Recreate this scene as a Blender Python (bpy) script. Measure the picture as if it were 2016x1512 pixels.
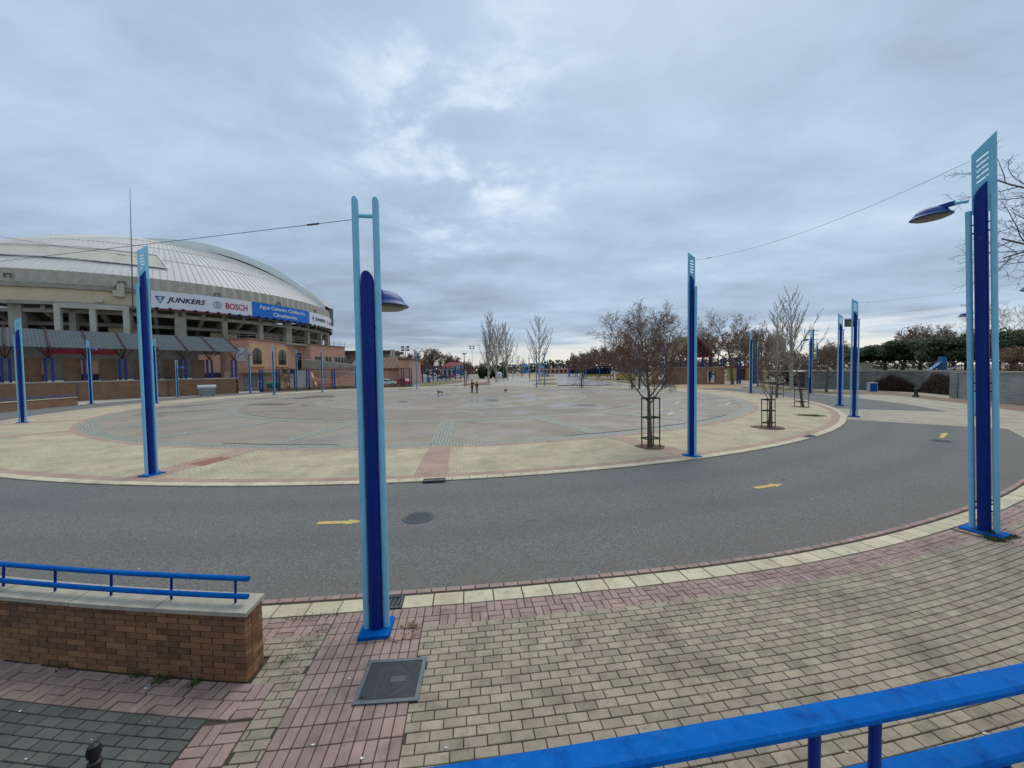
import bpy, bmesh, math, random
from mathutils import Vector, Matrix, noise
R_=math.radians; PI=math.pi
for o in list(bpy.data.objects): bpy.data.objects.remove(o, do_unlink=True)
scn=bpy.context.scene; col=scn.collection
# ------------------------------------------------------------------ camera
CAMH=3.1; PITCH=R_(2.1); ROLL=R_(-0.8); FPX=757.0
cd=bpy.data.cameras.new('camera'); cam=bpy.data.objects.new('camera',cd); col.objects.link(cam)
cd.sensor_width=36; cd.lens=FPX/2016*36; cd.clip_start=.05; cd.clip_end=6000
CR=Matrix.Rotation(PI/2-PITCH,3,'X')@Matrix.Rotation(ROLL,3,'Z')
cam.matrix_world=Matrix.Translation((0,0,CAMH))@CR.to_4x4(); scn.camera=cam
# ------------------------------------------------------------------ world, sun, exposure
W=bpy.data.worlds.new('World'); scn.world=W; W.use_nodes=True
SUN_EL,SUN_AZ=R_(58),R_(25)          # azimuth from +Y towards +X
def world():
    nt=W.node_tree; ns=nt.nodes; ns.clear(); L=nt.links.new
    def nd(t,**k):
        n=ns.new(t)
        for a,b in k.items(): setattr(n,a,b)
        return n
    def put(s,v):
        if hasattr(v,'links') or isinstance(v,bpy.types.NodeSocket): L(v,s)
        else: s.default_value=v
    def m(op,a,b=0.,c=0.,clamp=False):
        n=nd('ShaderNodeMath',operation=op,use_clamp=clamp); put(n.inputs[0],a); put(n.inputs[1],b); put(n.inputs[2],c); return n.outputs[0]
    def ss(x,a,b):
        n=nd('ShaderNodeMapRange',interpolation_type='SMOOTHSTEP'); put(n.inputs[0],x); n.inputs[1].default_value=a; n.inputs[2].default_value=b; return n.outputs[0]
    def mixc(f,a,b):
        n=nd('ShaderNodeMix',data_type='RGBA'); put(n.inputs[0],f); put(n.inputs[6],a); put(n.inputs[7],b); return n.outputs[2]
    def comb(x,y,z=0.):
        n=nd('ShaderNodeCombineXYZ'); put(n.inputs[0],x); put(n.inputs[1],y); put(n.inputs[2],z); return n.outputs[0]
    def noi(v,s,d,r=.55,dist=0.):
        n=nd('ShaderNodeTexNoise'); put(n.inputs['Vector'],v); n.inputs['Scale'].default_value=s; n.inputs['Detail'].default_value=d; n.inputs['Roughness'].default_value=r; n.inputs['Distortion'].default_value=dist; return n.outputs[0]
    tc=nd('ShaderNodeTexCoord'); sx=nd('ShaderNodeSeparateXYZ'); L(tc.outputs['Generated'],sx.inputs[0]); x,y,z=sx.outputs
    zz=m('ADD',m('MAXIMUM',z,0.),.13)
    u=m('DIVIDE',x,zz); v=m('DIVIDE',y,zz); P=comb(u,v)
    big=noi(P,.45,3,.5); mid=noi(comb(m('MULTIPLY',u,.8),m('MULTIPLY',v,1.5)),1.15,7,.55,.25); fine=noi(comb(u,v,3.1),3.2,6,.6,.3)
    f=m('ADD',m('ADD',m('MULTIPLY',big,.42),m('MULTIPLY',mid,.42)),m('MULTIPLY',fine,.16))
    # thin, broken cloud where the layer opens ahead of the viewer
    d=nd('ShaderNodeVectorMath',operation='DISTANCE'); L(tc.outputs['Generated'],d.inputs[0]); d.inputs[1].default_value=(-.10,.83,.50)
    gap=m('SUBTRACT',1.,ss(d.outputs['Value'],.05,.36))
    gapn=ss(m('ADD',m('MULTIPLY',fine,.7),m('MULTIPLY',mid,.5)),.54,.78)
    f=m('ADD',f,m('MULTIPLY',gap,m('ADD',m('MULTIPLY',gapn,.27),.03)))
    az=m('ARCTAN2',x,y)
    # heavier bank to the left, lower down
    bank=m('MULTIPLY',m('SUBTRACT',1.,ss(z,.06,.42)),m('SUBTRACT',1.,ss(az,-.75,.45)))
    f=m('SUBTRACT',f,m('MULTIPLY',bank,.17))
    f=m('ADD',m('MULTIPLY',f,.80),.135)
    f=m('ADD',f,m('MULTIPLY',ss(z,.2,.62),.035))
    cr=nd('ShaderNodeValToRGB'); L(f,cr.inputs[0]); e=cr.color_ramp; e.interpolation='B_SPLINE'
    e.elements[0].position=.30; e.elements[0].color=(.195,.26,.345,1)
    e.elements[1].position=.82; e.elements[1].color=(.92,.96,1.,1)
    for p_,c_ in ((.42,(.29,.37,.48,1)),(.52,(.40,.522,.68,1)),(.63,(.52,.67,.845,1))):
        q=e.elements.new(p_); q.color=c_
    cc=cr.outputs[0]
    # clear strip under the cloud edge
    st=noi(comb(m('MULTIPLY',az,2.2),m('MULTIPLY',z,26.)),1.6,6,.6,.3)
    edge=m('ADD',z,m('MULTIPLY',m('SUBTRACT',st,.5),.20))
    low=m('SUBTRACT',1.,ss(edge,.03,.10))
    side=m('ADD',.55,m('MULTIPLY',ss(az,-.45,.35),.45))
    warm=mixc(ss(z,.0,.10),(.92,.86,.70,1),(.78,.83,.88,1))
    cc=mixc(m('MULTIPLY',m('MULTIPLY',low,side),.92),cc,warm)
    sky=nd('ShaderNodeTexSky',sky_type='NISHITA'); sky.sun_disc=False; sky.sun_elevation=SUN_EL; sky.sun_rotation=SUN_AZ; sky.air_density=1.; sky.dust_density=3.
    b1=nd('ShaderNodeBackground'); L(sky.outputs[0],b1.inputs[0]); b1.inputs[1].default_value=.1
    b2=nd('ShaderNodeBackground'); L(cc,b2.inputs[0]); b2.inputs[1].default_value=.84
    ms=nd('ShaderNodeMixShader'); ms.inputs[0].default_value=.94; L(b1.outputs[0],ms.inputs[1]); L(b2.outputs[0],ms.inputs[2])
    o=nd('ShaderNodeOutputWorld'); L(ms.outputs[0],o.inputs[0])
world()
sl=bpy.data.lights.new('sun','SUN'); sl.energy=1.5; sl.angle=R_(45); sl.color=(1,.93,.81)
so=bpy.data.objects.new('sun',sl); col.objects.link(so)
so.rotation_euler=Vector((-math.sin(SUN_AZ)*math.cos(SUN_EL),-math.cos(SUN_AZ)*math.cos(SUN_EL),-math.sin(SUN_EL))).to_track_quat('-Z','Y').to_euler()
so.location=(0,0,60)
vs=scn.view_settings; vs.view_transform='Standard'; vs.look='None'; vs.exposure=0.33; vs.gamma=1.0; vs.use_curve_mapping=False
# ------------------------------------------------------------------ survey helpers (photo measurements -> places on the ground)
def ray(px,py): return CR@Vector(((px-1008)/FPX,-(py-756)/FPX,-1.))
def G(px,py,z=0.):
    d=ray(px,py); t=(z-CAMH)/d.z; return Vector((d.x*t,d.y*t,z))
def AT(px,py,Y):
    d=ray(px,py); t=Y/d.y; return Vector((d.x*t,Y,CAMH+d.z*t))
def HT(px,py,Y): return AT(px,py,Y).z
C0=Vector((-6.5,45.0))                       # centre of the round plaza
def P(r,a,z=0.):                             # polar place: a in degrees, 0 towards the camera, + to the right
    t=R_(a); return Vector((C0.x+r*math.sin(t),C0.y-r*math.cos(t),z))
def pol(v):
    dx,dy=v.x-C0.x,v.y-C0.y; return math.hypot(dx,dy),math.degrees(math.atan2(dx,-dy))
def sst(x,a,b):
    t=min(1,max(0,(x-a)/(b-a))); return t*t*(3-2*t)
def RO(a): return 39.95+.25*sst(a,6,18)      # outer edge of the ring road
# ------------------------------------------------------------------ materials
MATS={}
def mat(name,c1,c2=None,scale=8.,rough=.85,bump=0.,bscale=None,metal=0.,detail=5,spec=.35,isl=0.,stain=None,wet=None,coord='pos',hue=None,chips=None,rr=(.3,.7)):
    """procedural paint/stone: two tones by noise, optional per-piece tint, soft dirt stains, wet sheen and fine relief"""
    if name in MATS: return MATS[name]
    m=bpy.data.materials.new(name); m.use_nodes=True; nt=m.node_tree; ns=nt.nodes; L=nt.links.new
    b=ns['Principled BSDF']; b.inputs['Roughness'].default_value=rough; b.inputs['Metallic'].default_value=metal; b.inputs['Specular IOR Level'].default_value=spec
    c2=c2 or tuple(x*.75 for x in c1)
    if coord=='uv':
        t=ns.new('ShaderNodeTexCoord'); vec=t.outputs['UV']
    elif coord=='obj':
        t=ns.new('ShaderNodeTexCoord'); vec=t.outputs['Object']
    else:
        t=ns.new('ShaderNodeNewGeometry'); vec=t.outputs['Position']
    def noi(s,d=5,r=.6):
        n=ns.new('ShaderNodeTexNoise'); L(vec,n.inputs['Vector']); n.inputs['Scale'].default_value=s; n.inputs['Detail'].default_value=d; n.inputs['Roughness'].default_value=r; return n.outputs[0]
    def ramp(s,a,b_):
        n=ns.new('ShaderNodeMapRange'); L(s,n.inputs[0]); n.inputs[1].default_value=a; n.inputs[2].default_value=b_; return n.outputs[0]
    def mix(f,a,b_,bl='MIX'):
        n=ns.new('ShaderNodeMix'); n.data_type='RGBA'; n.blend_type=bl
        for i,v in ((0,f),(6,a),(7,b_)):
            if isinstance(v,bpy.types.NodeSocket): L(v,n.inputs[i])
            else: n.inputs[i].default_value=v if i==0 else (*v[:3],1)
        return n.outputs[2]
    def rnd():
        g=ns.new('ShaderNodeNewGeometry'); oi=ns.new('ShaderNodeObjectInfo'); a=ns.new('ShaderNodeMath'); a.operation='ADD'
        L(g.outputs['Random Per Island'],a.inputs[0]); L(oi.outputs['Random'],a.inputs[1]); f=ns.new('ShaderNodeMath'); f.operation='FRACT'; L(a.outputs[0],f.inputs[0]); return f.outputs[0]
    c=mix(ramp(noi(scale,detail),*rr),c1,c2)
    if isl:
        r=rnd(); v=ns.new('ShaderNodeMapRange'); L(r,v.inputs[0]); v.inputs[3].default_value=1-isl; v.inputs[4].default_value=1+isl
        cb=ns.new('ShaderNodeCombineColor')
        for i in range(3): L(v.outputs[0],cb.inputs[i])
        c=mix(1.,c,cb.outputs[0],'MULTIPLY')
        if hue:
            w=ns.new('ShaderNodeTexWhiteNoise'); w.noise_dimensions='1D'; L(r,w.inputs['W']); c=mix(ramp(w.outputs[0],.55,1.3),c,hue)
    if stain:
        for sc,st,scol in (stain if isinstance(stain[0],(list,tuple)) else [stain]):
            n=ramp(noi(sc,6,.65),.52,.72); k=ns.new('ShaderNodeMath'); k.operation='MULTIPLY'; L(n,k.inputs[0]); k.inputs[1].default_value=st; c=mix(k.outputs[0],c,scol)
    if chips:
        sc,th,ccol=chips; n=ramp(noi(sc,4,.6),th,th+.012); c=mix(n,c,ccol)
    L(c,b.inputs['Base Color'])
    if wet:
        sc,lo=wet; n=ramp(noi(sc,4,.5),.50,.60); k=ns.new('ShaderNodeMapRange'); L(n,k.inputs[0]); k.inputs[3].default_value=rough; k.inputs[4].default_value=lo; L(k.outputs[0],b.inputs['Roughness'])
    if bump:
        bp=ns.new('ShaderNodeBump'); bp.inputs['Strength'].default_value=bump; bp.inputs['Distance'].default_value=.02; L(noi(bscale or scale*4,6,.7),bp.inputs['Height']); L(bp.outputs[0],b.inputs['Normal'])
    MATS[name]=m; return m
def brickmat(name,c1,c2,mortar,bw,bh,ms,off=.5,rough=.85,bump=.4,stain=None,vec='UV',var=.25):
    """coursed pavers or bricks for surfaces whose pieces are too far off to pick apart"""
    if name in MATS: return MATS[name]
    m=bpy.data.materials.new(name); m.use_nodes=True; nt=m.node_tree; ns=nt.nodes; L=nt.links.new
    b=ns['Principled BSDF']; b.inputs['Roughness'].default_value=rough; b.inputs['Specular IOR Level'].default_value=.3
    t=ns.new('ShaderNodeTexCoord'); g=ns.new('ShaderNodeNewGeometry')
    br=ns.new('ShaderNodeTexBrick'); L(t.outputs[vec],br.inputs['Vector']); br.offset=off
    for k,v in (('Color1',c1),('Color2',c2),('Mortar',mortar)): br.inputs[k].default_value=(*v,1)
    br.inputs['Scale'].default_value=1; br.inputs['Mortar Size'].default_value=ms; br.inputs['Brick Width'].default_value=bw; br.inputs['Row Height'].default_value=bh; br.inputs['Bias'].default_value=0
    n=ns.new('ShaderNodeTexNoise'); L(g.outputs['Position'],n.inputs['Vector']); n.inputs['Scale'].default_value=.9; n.inputs['Detail'].default_value=6; n.inputs['Roughness'].default_value=.65
    mr=ns.new('ShaderNodeMapRange'); L(n.outputs[0],mr.inputs[0]); mr.inputs[1].default_value=.3; mr.inputs[2].default_value=.7; mr.inputs[3].default_value=1-var; mr.inputs[4].default_value=1+var*.6
    mx=ns.new('ShaderNodeMix'); mx.data_type='RGBA'; mx.blend_type='MULTIPLY'; mx.inputs[0].default_value=1; L(br.outputs['Color'],mx.inputs[6])
    cb=ns.new('ShaderNodeCombineColor')
    for i in range(3): L(mr.outputs[0],cb.inputs[i])
    L(cb.outputs[0],mx.inputs[7]); c=mx.outputs[2]
    if stain:
        sc,st,scol=stain
        n2=ns.new('ShaderNodeTexNoise'); L(g.outputs['Position'],n2.inputs['Vector']); n2.inputs['Scale'].default_value=sc; n2.inputs['Detail'].default_value=5
        r2=ns.new('ShaderNodeMapRange'); L(n2.outputs[0],r2.inputs[0]); r2.inputs[1].default_value=.5; r2.inputs[2].default_value=.72; r2.inputs[4].default_value=st
        mm=ns.new('ShaderNodeMix'); mm.data_type='RGBA'; L(r2.outputs[0],mm.inputs[0]); L(c,mm.inputs[6]); mm.inputs[7].default_value=(*scol,1); c=mm.outputs[2]
    L(c,b.inputs['Base Color'])
    bp=ns.new('ShaderNodeBump'); bp.inputs['Strength'].default_value=bump; bp.inputs['Distance'].default_value=.01; bp.invert=True; L(br.outputs['Fac'],bp.inputs['Height']); L(bp.outputs[0],b.inputs['Normal'])
    MATS[name]=m; return m
def cobblemat(name,c1,c2,scale,vec='UV'):
    m=bpy.data.materials.new(name); m.use_nodes=True; nt=m.node_tree; ns=nt.nodes; L=nt.links.new
    b=ns['Principled BSDF']; b.inputs['Roughness'].default_value=.6
    t=ns.new('ShaderNodeTexCoord'); v=ns.new('ShaderNodeTexVoronoi'); L(t.outputs[vec],v.inputs['Vector']); v.inputs['Scale'].default_value=scale; v.feature='DISTANCE_TO_EDGE'; v.inputs['Randomness'].default_value=.45
    v2=ns.new('ShaderNodeTexVoronoi'); L(t.outputs[vec],v2.inputs['Vector']); v2.inputs['Scale'].default_value=scale; v2.inputs['Randomness'].default_value=.45
    mx=ns.new('ShaderNodeMix'); mx.data_type='RGBA'; L(v2.outputs['Color'],mx.inputs[0]); mx.inputs[6].default_value=(*c1,1); mx.inputs[7].default_value=(*c2,1)
    r=ns.new('ShaderNodeMapRange'); L(v.outputs['Distance'],r.inputs[0]); r.inputs[1].default_value=.03; r.inputs[2].default_value=.13
    m2=ns.new('ShaderNodeMix'); m2.data_type='RGBA'; L(r.outputs[0],m2.inputs[0]); m2.inputs[6].default_value=(.07,.065,.05,1); L(mx.outputs[2],m2.inputs[7]); L(m2.outputs[2],b.inputs['Base Color'])
    bp=ns.new('ShaderNodeBump'); bp.inputs['Strength'].default_value=.7; bp.inputs['Distance'].default_value=.03; L(r.outputs[0],bp.inputs['Height']); L(bp.outputs[0],b.inputs['Normal'])
    MATS[name]=m; return m
DB=mat('dark_blue_paint',(.0006,.021,.215),(.0005,.016,.17),3.,.42,spec=.22,stain=[(5.,.22,(.001,.04,.24)),(1.1,.35,(.004,.03,.12))],chips=(16.,.70,(.10,.16,.26)))
RB=mat('rail_blue_paint',(.001,.115,.43),(.001,.10,.385),6.,.7,spec=.06,stain=[(14.,.8,(.001,.05,.24)),(2.6,.4,(.004,.07,.28)),(30.,.35,(.03,.16,.45))],chips=(26.,.71,(.02,.03,.05)))
LB=mat('light_blue_paint',(.225,.55,.75),(.18,.49,.68),4.,.45,spec=.35,stain=[(7.,.25,(.12,.36,.48)),(1.3,.35,(.22,.46,.56))],chips=(18.,.70,(.16,.13,.10)))
BBOLT=mat('bolt_blue',(.006,.02,.14),None,3.,.4)
LENS=mat('lamp_lens',(.16,.155,.13),(.11,.105,.09),9.,.35)
CREAM=mat('cream_stone',(.57,.51,.37),(.45,.40,.285),2.2,.85,.25,40,isl=.10,stain=[(1.6,.55,(.33,.26,.16)),(6.,.5,(.20,.18,.12))])
PY=mat('paver_yellow_grey',(.36,.312,.228),(.265,.23,.168),5.,.85,.35,60,isl=.16,hue=(.34,.26,.21),stain=[(.8,.8,(.145,.125,.095)),(3.3,.6,(.115,.10,.072)),(14.,.35,(.10,.09,.07))],chips=(9.,.72,(.05,.045,.04)))
PP=mat('paver_pink',(.36,.25,.215),(.27,.185,.16),5.,.85,.35,60,isl=.14,hue=(.32,.25,.22),stain=[(1.0,.6,(.15,.105,.09)),(4.,.4,(.10,.075,.065))],chips=(9.,.72,(.05,.04,.04)))
PD=mat('paver_charcoal',(.115,.118,.105),(.085,.087,.08),5.,.75,.35,60,isl=.18,stain=(1.4,.5,(.055,.057,.05)))
BED=mat('paver_bedding',(.075,.06,.042),(.05,.045,.03),9.,.95,stain=(2.2,.5,(.03,.055,.015)))
ASPH=mat('asphalt',(.19,.188,.18),(.088,.088,.086),34.,.88,.7,60,detail=8,rr=(.40,.60),stain=[(.35,.4,(.095,.095,.092)),(1.6,.3,(.15,.147,.14)),(48.,.7,(.27,.265,.25))])
def roadmat():
    """worn asphalt on the ring: UV v is the radius"""
    m=ASPH.copy(); m.name='ring_road_asphalt'; nt=m.node_tree; ns=nt.nodes; L=nt.links.new; b=ns['Principled BSDF']; src=b.inputs['Base Color'].links[0].from_socket
    t=ns.new('ShaderNodeTexCoord'); g=ns.new('ShaderNodeNewGeometry'); sp=ns.new('ShaderNodeSeparateXYZ'); L(t.outputs['UV'],sp.inputs[0])
    def mr(s,a0,a1,b0=0.,b1=1.,sm=True):
        n=ns.new('ShaderNodeMapRange'); n.interpolation_type='SMOOTHSTEP' if sm else 'LINEAR'; L(s,n.inputs[0])
        for i,v in ((1,a0),(2,a1),(3,b0),(4,b1)): n.inputs[i].default_value=v
        return n.outputs[0]
    def ma(op,x,y):
        n=ns.new('ShaderNodeMath'); n.operation=op
        for i,v in ((0,x),(1,y)):
            if isinstance(v,bpy.types.NodeSocket): L(v,n.inputs[i])
            else: n.inputs[i].default_value=v
        return n.outputs[0]
    def noi(s,d=5):
        n=ns.new('ShaderNodeTexNoise'); L(g.outputs['Position'],n.inputs['Vector']); n.inputs['Scale'].default_value=s; n.inputs['Detail'].default_value=d; return n
    def mix(f,a_,b_):
        n=ns.new('ShaderNodeMix'); n.data_type='RGBA'; L(f,n.inputs[0]); L(a_,n.inputs[6]); n.inputs[7].default_value=(*b_,1); return n.outputs[2]
    r=sp.outputs[1]; n1=noi(.6).outputs[0]; rr=ma('ADD',r,ma('MULTIPLY',ma('SUBTRACT',n1,.5),.7)); c=src
    for r0 in (36.1,38.1):
        f=ma('MULTIPLY',ma('SUBTRACT',1.,mr(ma('ABSOLUTE',ma('SUBTRACT',rr,r0),0.),.1,.65)),.28); c=mix(f,c,(.10,.10,.099))
    e=ma('MULTIPLY',ma('MAXIMUM',ma('SUBTRACT',1.,mr(rr,34.45,35.0)),mr(rr,38.9,39.9)),mr(noi(2.2).outputs[0],.35,.7,.1,.75)); c=mix(e,c,(.15,.135,.105))
    v=ns.new('ShaderNodeTexVoronoi'); v.feature='DISTANCE_TO_EDGE'; v.inputs['Scale'].default_value=.42
    nd=noi(1.3,6); mv=ns.new('ShaderNodeVectorMath'); mv.operation='MULTIPLY_ADD'; L(nd.outputs['Color'],mv.inputs[0]); mv.inputs[1].default_value=(.9,.9,0); L(g.outputs['Position'],mv.inputs[2]); L(mv.outputs[0],v.inputs['Vector'])
    ck=ma('MULTIPLY',ma('SUBTRACT',1.,mr(v.outputs['Distance'],.002,.007)),mr(noi(.22,2).outputs[0],.5,.58)); c=mix(ma('MULTIPLY',ck,.3),c,(.045,.044,.042))
    L(c,b.inputs['Base Color']); return m
ROADM=roadmat()
CONC=mat('concrete',(.36,.345,.30),(.26,.25,.215),1.2,.9,.2,30,stain=(.5,.5,(.17,.155,.125)))
BRK=mat('brick_brown',(.30,.155,.075),(.215,.108,.053),7.,.85,.5,70,isl=.34,hue=(.15,.075,.055),stain=[(2.4,.6,(.08,.052,.035)),(9.,.35,(.34,.24,.16))])
MORT=mat('brick_mortar',(.12,.085,.055),None,12.,.95)
IRON=mat('cast_iron',(.085,.10,.11),(.06,.07,.078),14.,.5,.2,50,metal=.35)
DARK=mat('deep_dark',(.012,.012,.013),None,5.,.9)
BARK=mat('grey_bark',(.16,.125,.10),(.10,.08,.065),9.,.95,.6,30)
TWIG=mat('brown_twig',(.20,.135,.10),(.14,.095,.07),6.,.95)
PBARK=mat('poplar_bark',(.46,.44,.39),(.32,.305,.27),3.,.9,.3,20)
PTWIG=mat('poplar_twig',(.36,.33,.285),(.26,.235,.20),3.,.95)
DLEAF=mat('dead_leaf',(.27,.165,.10),(.19,.11,.07),3.,.9,isl=.3)
RLEAF=mat('reddish_twig_leaf',(.22,.115,.095),(.15,.08,.065),3.,.9,isl=.3)
GLEAF=mat('evergreen_leaf',(.030,.062,.020),(.018,.040,.012),1.3,.75,isl=.35,hue=(.05,.06,.02))
GRASSM=mat('grass_blade',(.06,.10,.025),(.09,.10,.035),5.,.9,isl=.3)
LAWN=mat('winter_lawn',(.135,.13,.055),(.17,.13,.07),1.5,.95,.5,50,stain=(.3,.6,(.20,.15,.085)))
SAND=mat('sandy_ground',(.40,.33,.23),(.33,.27,.19),.6,.95,.3,30,stain=(.25,.4,(.28,.21,.14)))
# ------------------------------------------------------------------ mesh helpers
class MB:
    def __init__(s): s.v=[]; s.f=[]; s.uv=None
    def add(s,vs,fs):
        n=len(s.v); s.v+=[tuple(v) for v in vs]; s.f+=[tuple(i+n for i in f) for f in fs]; return s
    def box(s,c,d,rz=0.,M=None):
        x,y,z=d[0]/2,d[1]/2,d[2]/2; cs,sn=math.cos(rz),math.sin(rz); vs=[]
        for k in (-z,z):
            for i,j in ((-x,-y),(x,-y),(x,y),(-x,y)):
                vs.append((c[0]+i*cs-j*sn,c[1]+i*sn+j*cs,c[2]+k))
        return s.add(vs,[(3,2,1,0),(4,5,6,7),(0,1,5,4),(1,2,6,5),(2,3,7,6),(3,0,4,7)])
    def hexa(s,b,t):     # four bottom and four top corners
        return s.add(list(b)+list(t),[(3,2,1,0),(4,5,6,7),(0,1,5,4),(1,2,6,5),(2,3,7,6),(3,0,4,7)])
    def tube(s,p0,p1,r0,r1=None,n=8,cap=True,sl0=None,sl1=None):
        """sl1: shear vector giving a slanted cut at the top"""
        r1=r0 if r1 is None else r1; p0=Vector(p0); p1=Vector(p1); d=(p1-p0)
        if d.length<1e-6: return s
        d.normalize(); a=d.orthogonal().normalized()
        if abs(d.z)>.99: a=Vector((1,0,0))
        b=d.cross(a); vs=[]
        for p,r,sl in ((p0,r0,sl0),(p1,r1,sl1)):
            for i in range(n):
                t=2*PI*i/n; o=(a*math.cos(t)+b*math.sin(t))
                q=p+o*r
                if sl: q=q+d*(o.dot(Vector(sl[0]))*sl[1])
                vs.append(q)
        fs=[(i,(i+1)%n,n+(i+1)%n,n+i) for i in range(n)]
        if cap: fs+=[tuple(range(n-1,-1,-1)),tuple(range(n,2*n))]
        return s.add(vs,fs)
    def path(s,pts,r,n=8):
        pts=[Vector(p) for p in pts]; N=len(pts); vs=[]
        for k,p in enumerate(pts):
            d=(pts[min(k+1,N-1)]-pts[max(k-1,0)]).normalized(); up=Vector((0,0,1)) if abs(d.z)<.95 else Vector((1,0,0))
            a=d.cross(up).normalized(); b=a.cross(d); rr=r[k] if isinstance(r,(list,tuple)) else r
            vs+=[p+(a*math.cos(2*PI*i/n)+b*math.sin(2*PI*i/n))*rr for i in range(n)]
        fs=[(k*n+i,k*n+(i+1)%n,(k+1)*n+(i+1)%n,(k+1)*n+i) for k in range(N-1) for i in range(n)]
        fs+=[tuple(range(n-1,-1,-1)),tuple((N-1)*n+i for i in range(n))]
        return s.add(vs,fs)
    def lathe(s,prof,c=(0,0,0),n=24,M=None):
        vs=[]; 
        for r,z in prof:
            for i in range(n):
                q=Vector((r*math.cos(2*PI*i/n),r*math.sin(2*PI*i/n),z))
                if M: q=M@q
                vs.append(q+Vector(c))
        K=len(prof); fs=[(k*n+i,k*n+(i+1)%n,(k+1)*n+(i+1)%n,(k+1)*n+i) for k in range(K-1) for i in range(n)]
        fs+=[tuple(range(n-1,-1,-1)),tuple((K-1)*n+i for i in range(n))]
        return s.add(vs,fs)
    def prism(s,poly,z0,z1):
        n=len(poly); vs=[(p[0],p[1],z0) for p in poly]+[(p[0],p[1],z1) for p in poly]
        return s.add(vs,[tuple(range(n-1,-1,-1)),tuple(range(n,2*n))]+[(i,(i+1)%n,n+(i+1)%n,n+i) for i in range(n)])
    def extr(s,poly,off):  # 3-D polygon thickened along off
        n=len(poly); off=Vector(off); vs=[Vector(p) for p in poly]+[Vector(p)+off for p in poly]
        return s.add(vs,[tuple(range(n-1,-1,-1)),tuple(range(n,2*n))]+[(i,(i+1)%n,n+(i+1)%n,n+i) for i in range(n)])
    def quad(s,a,b,c,d): return s.add([a,b,c,d],[(0,1,2,3)])
    def mesh(s,name):
        me=bpy.data.meshes.new(name); me.from_pydata(s.v,[],s.f)
        if s.uv: 
            ul=me.uv_layers.new(name='UVMap')
            for l in me.loops: ul.data[l.index].uv=s.uv[l.vertex_index]
        me.update(); return me
    def build(s,name,m,parent=None,smooth=False,fix=False,local=True,**kw):
        """coordinates are in the parent's local frame (world frame when it has no parent)"""
        me=s.mesh(name)
        if fix:
            bm=bmesh.new(); bm.from_mesh(me); bmesh.ops.recalc_face_normals(bm,faces=bm.faces); bm.to_mesh(me); bm.free()
        me.materials.append(m)
        if smooth:
            me.shade_smooth()
            try: me.set_sharp_from_angle(angle=R_(40))
            except Exception: pass
        return put(name,me,parent,**kw)
def put(name,me,parent=None,label=None,cat=None,group=None,kind=None):
    o=bpy.data.objects.new(name,me); col.objects.link(o)
    if parent: o.parent=parent
    tag(o,label,cat,group,kind); return o
def tag(o,label=None,cat=None,group=None,kind=None):
    for k,v in (('label',label),('category',cat),('group',group),('kind',kind)):
        if v: o[k]=v
    return o
def thing(name,label,cat,loc=(0,0,0),rz=0.,group=None):
    o=bpy.data.objects.new(name,None); col.objects.link(o); o.location=loc; o.rotation_euler=(0,0,rz); o.empty_display_size=.2
    return tag(o,label,cat,group)
def copytree(o,parent=None):
    c=o.copy(); col.objects.link(c)
    if parent: c.parent=parent
    for ch in list(o.children): copytree(ch,c)
    return c
def dup(o,loc,rz,label=None,group=None):
    c=copytree(o); c.location=loc; c.rotation_euler=(0,0,rz); tag(c,label,None,group); return c
def ring(name,r0,r1,z,m,a0=-180.,a1=180.,n=360,kind='structure',parent=None,nr=1):
    mb=MB(); mb.uv=[]; f0=r0 if callable(r0) else (lambda a:r0); f1=r1 if callable(r1) else (lambda a:r1)
    for i in range(n+1):
        a=a0+(a1-a0)*i/n
        for k in range(nr+1):
            r=f0(a)+(f1(a)-f0(a))*k/nr; mb.v.append(tuple(P(r,a,z))); mb.uv.append((R_(a)*((f0(0)+f1(0))/2),r))
    w=nr+1; mb.f=[(i*w+k,i*w+k+1,(i+1)*w+k+1,(i+1)*w+k) for i in range(n) for k in range(nr)]
    mb.f=[f[::-1] for f in mb.f]
    return mb.build(name,m,parent,kind=kind,fix=True)
def sheet(name,pts,z,m,kind='structure',parent=None):
    return MB().add([(p[0],p[1],z) for p in pts],[tuple(range(len(pts)))]).build(name,m,parent,kind=kind,fix=True)
rng=random.Random(7)
# ------------------------------------------------------------------ ground, road, plaza
GROUND=mat('ground_dirt',(.30,.265,.21),(.23,.20,.155),.25,.95,.3,20,stain=(.08,.5,(.16,.15,.075)))
g=MB(); K=48
g.add([(0,0,-.10)]+[(1800*math.cos(2*PI*i/K),1800*math.sin(2*PI*i/K),-.10) for i in range(K)],[(0,1+i,1+(i+1)%K) for i in range(K)]); g.build('ground',GROUND,kind='structure',fix=True)
INP=brickmat('inner_pavers',(.50,.435,.30),(.43,.375,.26),(.21,.18,.12),.2,.1,.006,stain=(.55,.5,(.26,.24,.175)))
INPP=brickmat('inner_pavers_pink',(.42,.29,.23),(.365,.255,.20),(.24,.17,.13),.2,.1,.006,stain=(.7,.4,(.36,.30,.23)))
DISC=mat('washed_aggregate',(.315,.268,.215),(.245,.21,.17),.5,.88,.4,80,wet=(.2,.26),stain=[(.3,.6,(.15,.13,.115)),(1.1,.4,(.30,.265,.22)),(30.,.4,(.14,.12,.105)),(.12,.5,(.29,.255,.20))])
DISCI=mat('inner_disc_paving',(.27,.23,.19),(.215,.185,.155),.5,.85,.3,60,wet=(.17,.12),stain=[(.25,.6,(.27,.24,.195)),(1.4,.4,(.14,.12,.11)),(.1,.5,(.155,.135,.13))])
COB=cobblemat('grey_cobbles',(.27,.285,.235),(.37,.375,.315),7.)
sheet('plaza_disc',[P(28.7,i*3) for i in range(120)],.0,DISC)
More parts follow.
